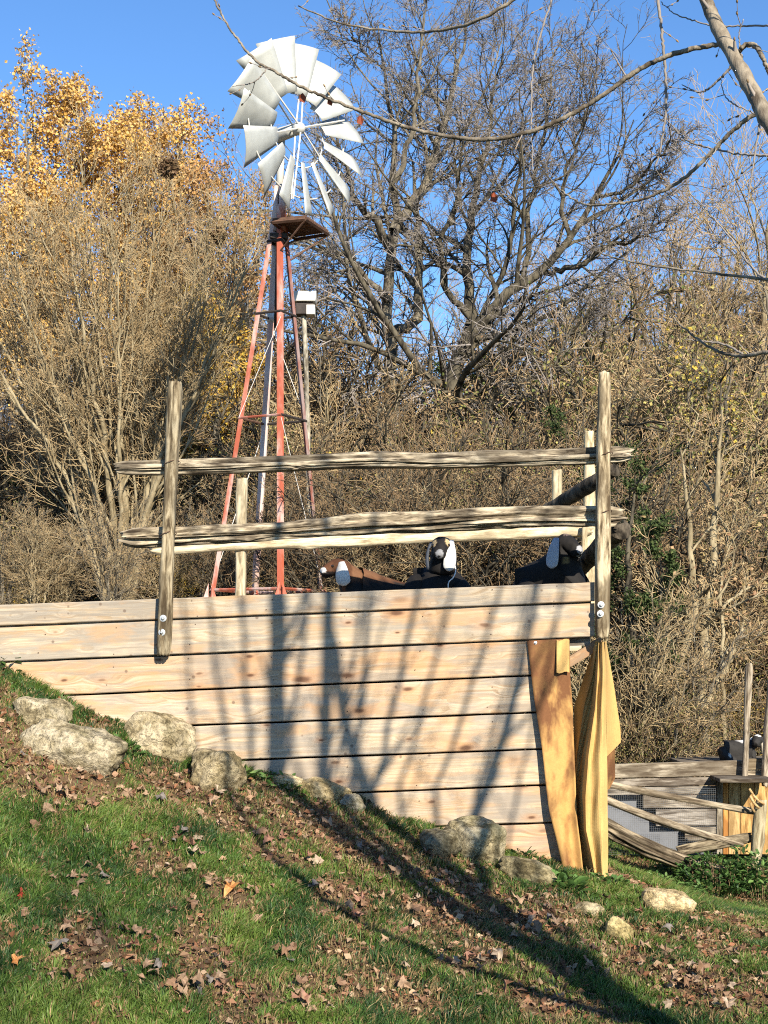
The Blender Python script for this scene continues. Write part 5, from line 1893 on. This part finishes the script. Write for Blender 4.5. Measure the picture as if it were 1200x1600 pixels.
# ------------------------------------------------------------------ the maple overhead
TB = np.array([2.72, 4.05])
tb = np.array([TB[0], TB[1], float(gz(TB[0], TB[1]))])
maple = thing('maple_tree', 'nearby maple whose smooth bare branches hang across the top right of the view', 'tree', tb)
rgb = np.random.default_rng(800)
V, Fq = tube1(resample(np.array([tb + [0, 0, -.3], tb + [0, 0, .6], tb + [-.02, 0, 1.6], tb + [.01, .01, 2.3], tb + [.02, .0, 2.9], tb + [.03, 0, 3.5]]), 30), np.array([.15, .115, .105, .095, .075, .05]), 14, 30)
obj('trunk', npmesh('trunk', V, Fq, True, [M['limb_smooth']]), maple)
BR = [('limb', [(2080, 905), (1800, 760), (1500, 560), (1300, 320), (1210, 205), (1180, 150), (1150, 95), (1120, 40), (1098, -20), (1070, -160)], 4.05, 4.75, [.06, .05, .04, .034, .032, .030, .028, .026, .022, .012]),
      ('limb', [(2090, 620), (1900, 100), (1600, -120), (1350, -170), (1150, -160), (1020, -110), (900, -60), (760, 25), (700, 45), (640, 50), (540, 38), (466, 10)], 4.05, 5.5, [.06, .045, .03, .022, .017, .013, .010, .008, .0075, .007, .005, .0028]),
      ('branch', [(1158, 90), (1128, 70), (1060, 82), (1000, 108), (940, 150), (880, 185), (820, 208), (760, 218), (700, 213), (640, 200), (560, 172), (480, 140), (430, 112), (400, 95), (370, 60), (345, 20), (322, -30)], 4.7, 5.6, [.012, .0125, .0125, .012, .0118, .0115, .011, .0105, .010, .0095, .0085, .008, .0075, .007, .006, .0055, .005]),
      ('branch', [(1205, 160), (1150, 200), (1110, 240), (1060, 285), (1000, 312), (940, 320), (910, 318), (880, 300), (856, 275)], 4.6, 5.2, [.012, .010, .009, .0085, .007, .006, .005, .004, .0025]),
      ('branch', [(1290, 240), (1200, 243), (1140, 238), (1075, 220), (1040, 185)], 4.5, 5.0, [.008, .006, .005, .004, .0022]),
      ('branch', [(1026, -115), (1028, 0), (1033, 40), (1040, 120), (1040, 180), (1030, 240), (1010, 300), (990, 350)], 5.0, 5.0, [.009, .008, .0075, .007, .006, .005, .0035, .002]),
      ('branch', [(880, -55), (862, 0), (835, 90), (830, 180), (833, 270)], 5.2, 5.2, [.006, .0055, .005, .004, .002]),
      ('branch', [(2080, 860), (1500, 500), (1300, 445), (1200, 437), (1100, 425), (1000, 412), (930, 392), (870, 360)], 4.1, 5.2, [.03, .018, .012, .010, .0085, .006, .004, .002]),
      ('branch', [(1500, 520), (1300, 540), (1200, 550), (1150, 556), (1105, 540), (1060, 505), (1040, 485)], 4.4, 5.1, [.016, .013, .0115, .010, .007, .004, .002]),
      ('branch', [(1160, 553), (1130, 538), (1070, 530)], 4.95, 5.1, [.006, .005, .002]),
      ('branch', [(1142, 96), (1163, 72), (1180, 72), (1194, 95), (1212, 140)], 4.62, 4.5, [.011, .0115, .011, .010, .009]),
      ('branch', [(1150, 95), (1122, 126), (1095, 144), (1065, 132)], 4.68, 4.8, [.007, .006, .004, .002]),
      ('branch', [(1280, 42), (1200, 40), (1120, 40), (1060, 24), (1032, 3)], 4.5, 4.9, [.006, .005, .004, .003, .002]),
      ('branch', [(1190, 175), (1178, 250), (1168, 322)], 4.6, 4.6, [.006, .004, .002]),
      ('branch', [(1270, 470), (1190, 432), (1140, 370), (1090, 312)], 4.5, 4.9, [.008, .006, .004, .002]),
      ('branch', [(1160, 100), (1155, 55), (1162, 30)], 4.65, 4.6, [.005, .003, .002]),
      ('branch', [(416, 108), (397, 128), (364, 135)], 5.5, 5.55, [.004, .0035, .002]),
      ('branch', [(1212, 130), (1205, 180), (1140, 158), (1125, 120)], 4.5, 4.6, [.006, .004, .003, .0015])]
tws = []
buds = []
for nm, pts, d0, d1, r in BR:
    n = 14 * len(pts)
    dd = np.interp(np.linspace(0, 1, len(pts)), [0, 1], [d0, d1])
    pl = resample(np.array([P(a, b, q) for (a, b), q in zip(pts, dd)]), n)
    rr = np.interp(np.linspace(0, 1, n), np.linspace(0, 1, len(r)), r)
    pl = pl + rgb.normal(0, .0012, pl.shape)
    rr = (.88 if nm == 'limb' else .72) * rr * (1 + .10 * snoise(np.arange(n) * .5, n + len(tws), 2))
    V, Fq = tube1(pl, rr, 12 if nm == 'limb' else 8)
    obj(nm, npmesh(nm, V, Fq, True, [M['limb_smooth'] if r[0] > .0095 else M['twig_purple']]), maple)
    L = float(np.linalg.norm(np.diff(pl, axis=0), axis=1).sum())
    m = max(2, int(L * 4.2))
    tp, tr, tl = spawn(pl[None], rr[None], np.array([1.0]), m, .15, 1.0, (35, 75), .11, 5, .10, .04, rgb, .35, .0016, .6, shape=.2)
    tws.append((tp, tr, 4))
    for i in range(len(tp)):                       # buds along the shoot
        for q in (2, 4):
            c = tp[i, q]
            dv = nrm(tp[i, q] - tp[i, q - 1] + rgb.normal(0, .003, 3))
            buds.append(np.array([c, c + dv * .004, c + dv * .009, c + dv * .014]))
obj('twigs', mesh_tubes('twigs', tws, M['twig_purple']), maple, kind='stuff')
buds = np.array(buds)
obj('buds', npmesh('buds', *tubes(buds, np.tile(np.array([[.0018, .0038, .0034, .0006]]), (len(buds), 1)), 5), True, [M['twig_brown']]), maple, kind='stuff')
rgl = np.random.default_rng(810)
for px, py, d in ((473, 145, 5.35), (563, 180, 5.25), (772, 300, 5.3), (516, 152, 5.3)):
    c = P(px, py, d)
    ln = [[0, 0, 0], [.012, -.005, -.018], [.006, .004, -.034], [-.012, .004, -.026], [-.010, -.006, -.010]]
    V = np.array(ln) * rgl.uniform(.9, 1.4) + c
    obj('dry_leaf', npmesh('dry_leaf', V, [np.array([[0, 1, 2], [0, 2, 3], [0, 3, 4]])], False, [M['leaf_v']], np.tile(np.array([.30, .07, .03]), (5, 1))), maple)
# upper crown out of the frame, casting its shade
shx, shr = [], []
for pw, dpw, r in ((432, 3, .066), (508, 4, .046), (560, 20, .020), (600, 55, .020), (640, 70, .017), (700, 85, .018), (760, 75, .014), (395, -22, .018), (360, -40, .014), (455, 28, .018), (530, 40, .016), (820, 60, .012), (310, -30, .012)):
    y_ = 4.35 + rgb.uniform(-.25, .25)
    k_ = (WALL_D - y_)
    rise = k_ / .9304 * math.tan(SUN_EL)
    x0_ = (pw - 600) / F_PX * WALL_D + k_ * .3939
    x1_ = (pw + dpw - 600) / F_PX * WALL_D + k_ * .3939
    z0_, z1_ = 0.95 + rise, 2.15 + rise
    sl_ = (x1_ - x0_) / (z1_ - z0_)
    j_ = tb + np.array([.02, .02, 2.1 + rgb.uniform(-.2, .6)])
    shx.append(np.array([j_, [j_[0] * .45 + x0_ * .55, y_, j_[2] * .55 + z0_ * .45], [x0_ - sl_ * .3, y_, z0_ - .35], [x0_, y_, z0_], [x1_, y_, z1_], [x1_ + sl_ * .9, y_, z1_ + 1.0]]))
    shr.append([r * 1.25, r * 1.1, r, r, r * .85, r * .3])
A0, R0, L0 = stems(shx, shr, 20, .008, rgb)
obj('crown_limbs', mesh_tubes('crown_limbs', [(A0, R0, 8)], M['limb_smooth']), maple, kind='stuff')
A1, R1, L1 = spawn(A0, R0, L0, 9, .35, 1, (18, 42), .16, 7, .07, .04, rgb, .4, .004, .35)
A2, R2, L2 = spawn(A1, R1, L1, 4, .2, 1, (20, 45), .5, 5, .08, .04, rgb, .6, .003, .4)
obj('crown_twigs', mesh_tubes('crown_twigs', [(A1, R1, 5), (A2, R2, 3)], M['twig_purple']), maple, kind='stuff')
polys = [tb + np.array(p) for p in ([[.03, 0, 3.2], [-.25, .1, 4.2], [-.55, .2, 5.2], [-.8, .3, 6.4]], [[.05, 0, 3.6], [.5, .3, 4.8], [.8, .5, 6.2]], [[.0, 0, 2.6], [-.15, -.4, 3.6], [-.3, -.9, 4.8], [-.4, -1.2, 6.0]])]
A0, R0, L0 = stems(polys, [[.07, .055, .035, .01], [.06, .04, .012], [.06, .045, .03, .01]], 16, .01, rgb)
A1, R1, L1 = spawn(A0, R0, L0, 5, .25, 1, (25, 55), .4, 7, .08, .05, rgb, .5, .006, .3)
obj('crown_limbs', mesh_tubes('crown_limbs', [(A0, R0, 8), (A1, R1, 5)], M['limb_smooth']), maple, kind='stuff')

# ------------------------------------------------------------------ turf, litter, fallen leaves, weeds
rg = np.random.default_rng(900)
_bx = [(o.location.x, o.location.y, max(abs(v[0]) for v in o.bound_box) * .8, max(abs(v[1]) for v in o.bound_box) * .8) for o in COL.objects if o.name.startswith('boulder')]


def turf_points(n):
    x = rg.uniform(-4.6, 6.8, n)
    y = rg.uniform(5.4, 17.0, n)
    vis = np.abs(x) < y * .36 + .6
    front = (y < WALL_D - .01) | (x > 1.55) & (y > 9)
    return x[vis & front], y[vis & front]


N = 4200000
x, y = turf_points(N)
b = brown(x, y)
wood_edge = np.clip((y - 14.2) / 2.2, 0, 1)
den = (1 - b) ** 1.2 * (0.55 + .45 * np.clip(.5 + 1.2 * noise2(x * 5, y * 5, 41, 2), 0, 1)) * (1 - wood_edge)
den = np.maximum(den, .16 * (1 - wood_edge))
far = np.clip(1.25 - (y - 7) / 14, .45, 1)
keep = rg.uniform(0, 1, len(x)) < den * far
x, y, b = x[keep], y[keep], b[keep]
ok = np.ones(len(x), bool)
for cx, cy, rx, ry in _bx:
    ok &= ((x - cx) / rx) ** 2 + ((y - cy) / (ry + .02)) ** 2 > .85
x, y, b = x[ok], y[ok], b[ok]
z = gz(x, y)
n = len(x)
hgt = rg.uniform(.025, .075, n) * (1 + .55 * noise2(x * 2.2, y * 2.2, 43, 3)) * (1 - .45 * b)
cell = .085
jr = np.random.default_rng(5).uniform(.15, .85, (256, 256, 3))
ci, cj = np.floor(x / cell).astype(int), np.floor(y / cell).astype(int)
jj = jr[ci % 256, cj % 256]
tux, tuy = x - (ci + jj[:, 0]) * cell, y - (cj + jj[:, 1]) * cell
hgt *= .7 + .75 * jj[:, 2]
thin = (jj[:, 0] + jj[:, 1] > 1.22) & (rg.uniform(0, 1, n) < .75)
hgt[thin] *= .35
az = np.arctan2(tuy, tux) + rg.normal(0, .5, n)
flow = 2.2 * noise2(x * 1.6, y * 1.6, 44, 3) - .6
lean = hgt * rg.uniform(.25, 1.0, n)
lx, ly_ = np.cos(az) * lean * .95 + np.cos(flow) * lean * .35, np.sin(az) * lean * .95 + np.sin(flow) * lean * .35
wz = rg.uniform(.0018, .0036, n) * (1 + (y - 7) * .08)
wa = rg.uniform(0, 2 * PI, n)
wx, wy = np.cos(wa) * wz, np.sin(wa) * wz
p0 = np.stack([x, y, z - .004], -1)
w = np.stack([wx, wy, np.zeros(n)], -1)
m = p0 + np.stack([lx * .35, ly_ * .35, hgt * .62], -1)
t = p0 + np.stack([lx, ly_, hgt * rg.uniform(.75, 1.0, n)], -1)
V = np.stack([p0 - w, p0 + w, m + w * .8, m - w * .8, t], 1).reshape(-1, 3)
j = np.arange(n)[:, None] * 5
g1 = np.array([.070, .135, .024])
g2_ = np.array([.150, .215, .042])
g3 = np.array([.030, .068, .020])
dry = np.array([.34, .24, .11])
hue = np.clip(.5 + 1.0 * noise2(x * 2.6, y * 2.6, 45, 3) + .5 * (jj[:, 2] - .5) + rg.normal(0, .2, n), 0, 1)[:, None]
colr = np.where(hue > .5, g1 + (g2_ - g1) * (hue - .5) * 2, g3 + (g1 - g3) * hue * 2)
isdry = (rg.uniform(0, 1, n) < .12 + .6 * b)[:, None]
colr = np.where(isdry, dry * rg.uniform(.55, 1.1, (n, 1)), colr)
obj('grass', npmesh('grass', V, [j + np.array([0, 1, 2, 3]), j + np.array([3, 2, 4])], False, [M['grass']], np.repeat(colr, 5, 0)), kind='stuff', label='green and partly dry grass blades covering the bank')


def leaf_shape(kind, seed):
    """one dry curled maple leaf, unit size about 1 across, stem end at the origin"""
    r_ = np.random.default_rng(seed)
    out = [(0, 0), (.22, -.02), (.46, .10), (.34, .26), (.52, .50), (.26, .50), (.22, .66), (0, .98), (-.22, .66), (-.26, .50), (-.52, .50), (-.34, .26), (-.46, .10), (-.22, -.02)]
    o = np.array(out) * (1 + r_.normal(0, .17, (len(out), 2)))
    ctr = np.array([[0, .34]])
    p = np.vstack([o, ctr])
    curl, fold = r_.uniform(.8, 2.4), r_.uniform(-1.2, 1.6)
    zz = curl * .6 * ((p[:, 0]) ** 2) * r_.choice([-1, 1]) + fold * .35 * (p[:, 1] - .4) ** 2 + .12 * r_.normal(0, 1, len(p))
    zz -= zz.min()
    V = np.c_[p[:, 0], p[:, 1] - .4, zz]
    k = len(o)
    Ft = np.array([[i, (i + 1) % k, k] for i in range(k)])
    sr = np.array([[0, -.40, zz[0]], [.012, -.40, zz[0]], [.05, -.72, zz[0] + .05], [.06, -.72, zz[0] + .05]])
    return np.vstack([V, sr]), [np.vstack([Ft, [[k + 1, k + 2, k + 4], [k + 1, k + 4, k + 3]]])]


LC = {'tan': (.31, .20, .12), 'pale': (.38, .28, .19), 'brown': (.20, .115, .065), 'russet': (.27, .135, .085), 'grey': (.19, .16, .135), 'orange': (.52, .24, .08), 'red': (.36, .05, .03)}
LM = {}
for k, c in LC.items():
    bb = NB('maple_leaf_' + k, .6, .25)
    nn_ = bb.noise(bb.coords((1, 1, 1)), 3.0, 4, .6)
    bb.color(bb.ramp(nn_, [(.3, tuple(q * .6 for q in c)), (.7, tuple(min(1, q * 1.15) for q in c))]))
    LM[k] = bb.m
shapes = {}
for k in LC:
    for s in range(6):
        V, Fl = leaf_shape(k, hash_ := 1000 + s * 7 + len(k) * 31)
        shapes[k, s] = npmesh('fallen_leaf', V, Fl, False, [LM[k]])
LBL = {'tan': 'curled tan maple leaf lying on the grass bank', 'pale': 'pale cream curled maple leaf lying on the grass bank', 'brown': 'dark brown crumpled maple leaf lying on the grass bank',
       'russet': 'russet red-brown maple leaf lying on the grass bank', 'grey': 'greyish withered maple leaf lying on the grass bank', 'orange': 'bright orange maple leaf lying on the grass bank',
       'red': 'deep red maple leaf lying on the grass bank'}


def put_leaf(px, py, kind, size, label=None):
    h = hit(px, py, 14)
    o = bpy.data.objects.new('fallen_leaf', shapes[kind, rg.integers(0, 6)])
    COL.objects.link(o)
    e = .06
    nx_, ny_ = (gz(h[0] + e, h[1]) - gz(h[0] - e, h[1])) / (2 * e), (gz(h[0], h[1] + e) - gz(h[0], h[1] - e)) / (2 * e)
    nv = Vector((-float(nx_), -float(ny_), 1)).normalized()
    nv = (nv + Vector(rg.normal(0, .45, 3))).normalized()
    q = nv.to_track_quat('Z', 'Y').to_matrix().to_4x4()
    o.matrix_basis = Matrix.Translation(Vector((h[0], h[1], h[2] + rg.uniform(.028, .055)))) @ q @ Matrix.Rotation(rg.uniform(0, 2 * PI), 4, 'Z') @ Matrix.Scale(size, 4)
    row = 'top' if py < 1330 else ('upper' if py < 1420 else ('middle' if py < 1510 else 'lower'))
    col_ = ['at the far left', 'left of the squarish boulder', 'below the squarish boulder', 'below the cream stones', 'left of the streaked boulder', 'below the streaked boulder', 'below the canvas strips', 'at the far right'][min(7, int(px // 150))]
    sz_ = 'small ' if size < .05 else ('large ' if size > .066 else '')
    tag(o, label or sz_ + LBL[kind].replace(' lying on the grass bank', '') + ' on the ' + row + ' bank ' + col_, 'leaf', None if label else 'fallen leaves on the bank')


put_leaf(358, 1400, 'orange', .095, 'bright orange maple leaf in a pale leaf heap left of centre')
put_leaf(28, 1407, 'red', .06, 'small deep red leaf in the grass at the left edge')
put_leaf(92, 1488, 'grey', .10, 'large dark grey curled leaf in the lower left grass')
put_leaf(22, 1512, 'orange', .06, 'small orange-tan leaf near the lower left corner')
put_leaf(244, 1526, 'grey', .07, 'grey-white upturned leaf below the middle of the left grass')
put_leaf(495, 1356, 'pale', .075, 'single cream leaf alone on green grass below the brown patch')
cnt = 0
heaps = [(225, 1345, 26, 16), (365, 1405, 30, 22), (550, 1420, 24, 18), (690, 1400, 22, 30), (470, 1585, 26, 16), (285, 1320, 20, 14), (740, 1520, 30, 18), (950, 1490, 34, 28), (640, 1380, 40, 28), (820, 1440, 30, 20),
         (1100, 1560, 40, 26), (1060, 1500, 28, 18), (230, 1490, 30, 22), (120, 1380, 34, 20), (440, 1500, 34, 20), (330, 1545, 30, 20), (610, 1500, 40, 24), (80, 1270, 30, 18), (500, 1330, 60, 24), (260, 1260, 60, 14), (60, 1205, 50, 16)]
while cnt < 250:
    if cnt < 185:
        hx, hy, sx, sy = heaps[rg.integers(0, len(heaps))]
        px, py = hx + rg.normal(0, sx), hy + rg.normal(0, sy)
    else:
        px, py = rg.uniform(0, 1200), rg.uniform(1230, 1598)
    lim = np.interp(px, [0, 300, 540, 850, 1200], [1180, 1230, 1290, 1400, 1440])
    if not (2 < px < 1198 and lim < py < 1598):
        continue
    kind = rg.choice(['tan', 'pale', 'brown', 'russet', 'grey'], p=[.42, .09, .27, .15, .07])
    put_leaf(px, py, kind, rg.uniform(.036, .08))
    cnt += 1

# crumbled litter, far too much to count
N = 260000
x, y = turf_points(N)
b = brown(x, y)
wood_edge = np.clip((y - 14.5) / 2, 0, 1)
keep = rg.uniform(0, 1, len(x)) < np.clip(b * .8 + .10 + wood_edge * .6, 0, .9)
x, y = x[keep][:120000], y[keep][:120000]
z = gz(x, y)
n = len(x)
c = np.stack([x, y, z + rg.uniform(.004, .03, n)], -1)
a = rg.normal(0, 1, (n, 3)) * [1, 1, .45]
a = nrm(a)
s = nrm(np.cross(a, rg.normal(0, 1, (n, 3)) * [.5, .5, 1] + [0, 0, .6]))
up = nrm(np.cross(s, a))
sz = .005 + .026 * rg.uniform(0, 1, (n, 1)) ** 2.2
V = np.stack([c - a * sz, c + s * sz * .7 + up * sz * .35, c + a * sz, c - s * sz * .7 + up * sz * rg.uniform(-.2, .5, (n, 1))], 1).reshape(-1, 3)
j = np.arange(n)[:, None] * 4
pal = np.array([(.24, .125, .07), (.17, .09, .05), (.33, .20, .12), (.11, .06, .035), (.27, .12, .06), (.38, .26, .16)])
cc = pal[rg.integers(0, len(pal), n)] * rg.uniform(.7, 1.15, (n, 1))
obj('leaf_litter', npmesh('leaf_litter', V, [j + np.array([0, 1, 2]), j + np.array([0, 2, 3])], False, [M['litter']], np.repeat(cc, 4, 0)), kind='stuff', label='crumbled brown leaf litter over the bare patches of the bank')


# weeds
def weed(px, py, w, n, size, cols, label, h=.10, d=None, name='weed', flat=.5, cat='weed'):
    g = hit(px, py)
    if d:
        q = P(px, py, d)
        g = np.array([q[0], d, float(gz(q[0], d))])
    r_ = np.random.default_rng(int(px * 7 + py))
    sc = g[1] / F_PX
    R_ = w * sc / 2
    th = r_.uniform(0, 2 * PI, n)
    q = np.sqrt(r_.uniform(0, 1, n)) * R_
    x, y = g[0] + np.cos(th) * q, g[1] + np.sin(th) * q * .8
    z = gz(x, y)
    hh = h * r_.uniform(.2, 1, n) * (1 - .55 * (q / R_) ** 2)
    tip = np.stack([x, y, z + hh], -1)
    dirv = nrm(np.stack([np.cos(th) + r_.normal(0, .5, n), np.sin(th) + r_.normal(0, .5, n), r_.normal(flat, .4, n)], -1))
    side = nrm(np.cross(dirv, np.array([0, 0, 1.0]) + r_.normal(0, .3, (n, 3))))
    nz = nrm(np.cross(side, dirv))
    L_ = size * r_.uniform(.6, 1.25, (n, 1))
    V = np.stack([tip, tip + dirv * L_ * .35 + side * L_ * .24 + nz * L_ * .03, tip + dirv * L_ * .75 + side * L_ * .18, tip + dirv * L_ - nz * L_ * .12, tip + dirv * L_ * .75 - side * L_ * .18, tip + dirv * L_ * .35 - side * L_ * .24 + nz * L_ * .03,
                  tip + dirv * L_ * .5 - nz * L_ * .05], 1).reshape(-1, 3)
    j = np.arange(n)[:, None] * 7
    Fq = [np.vstack([j + np.array([0, 1, 6]), j + np.array([1, 2, 6]), j + np.array([2, 3, 6]), j + np.array([3, 4, 6]), j + np.array([4, 5, 6]), j + np.array([5, 0, 6])])]
    t = thing(name, label, cat, (g[0], g[1], g[2]))
    cc = np.array(cols)[r_.integers(0, len(cols), n)] * r_.uniform(.75, 1.2, (n, 1))
    obj('leaves', npmesh('leaves', V, Fq, True, [M['grass']], np.repeat(cc, 7, 0)), t, kind='stuff')
    k = max(6, n // 14)
    st = np.stack([np.stack([x[:k], y[:k], z[:k] - .01], -1) * .7 + np.array([[g[0], g[1], g[2]]]) * .3, tip[:k]], 1)
    st[:, 0, 2] = np.minimum(st[:, 0, 2], gz(st[:, 0, 0], st[:, 0, 1]) - .005)
    obj('stems', npmesh('stems', *tubes(st, np.full((k, 2), .002), 4), False, [M['twig_brown']]), t, kind='stuff')


DG = [(.045, .095, .025), (.06, .12, .03), (.035, .075, .02)]
LG = [(.16, .26, .07), (.22, .32, .10), (.12, .21, .05)]
MG = [(.075, .15, .035), (.10, .18, .045), (.06, .12, .03)]
weed(140, 1190, 70, 110, .10, DG, 'dark green broad-leaved weed in front of the long grey boulder', .10)
weed(378, 1222, 36, 40, .085, LG, 'pale green lettuce-like weed right of the squarish tan boulder', .08)
weed(440, 1228, 60, 60, .06, MG, 'low green weed below the small cream stone at the wall', .06)
weed(18, 1052, 26, 30, .06, MG, 'small leafy sprig at the top of the bank by the left edge', .12)
weed(885, 1392, 50, 60, .09, MG, 'long-leaved green weed under the tan canvas strip', .10)
weed(960, 1385, 60, 60, .06, MG, 'low weed growing at the foot of the yellow canvas', .06)
weed(200, 1180, 46, 40, .06, MG, 'green weed in the gap between the long and the cracked boulders', .07)
weed(1120, 1368, 125, 900, .06, MG + DG, 'leafy green bramble mound in front of the pen boards', .36, d=13.35, name='bramble', cat='bramble')
weed(1192, 1365, 90, 600, .06, MG + LG[:1], 'leafy green bramble climbing round the leaning right fence post', .45, d=13.3, name='bramble', cat='bramble')
weed(1030, 1362, 150, 600, .05, MG + LG, 'low bright green creeper below the wire mesh fence', .12, d=13.2, name='creeper', cat='creeper')
weed(1158, 1350, 50, 260, .06, DG + MG, 'dark green bramble shoots in front of the orange door', .5, d=13.35, name='bramble', cat='bramble')
weed(820, 1345, 40, 40, .05, DG, 'dark grass-like weed between the streaked boulder and canvas', .07)
weed(620, 1305, 40, 50, .05, DG, 'shaded green weed at the wall base left of the dark stone', .06)
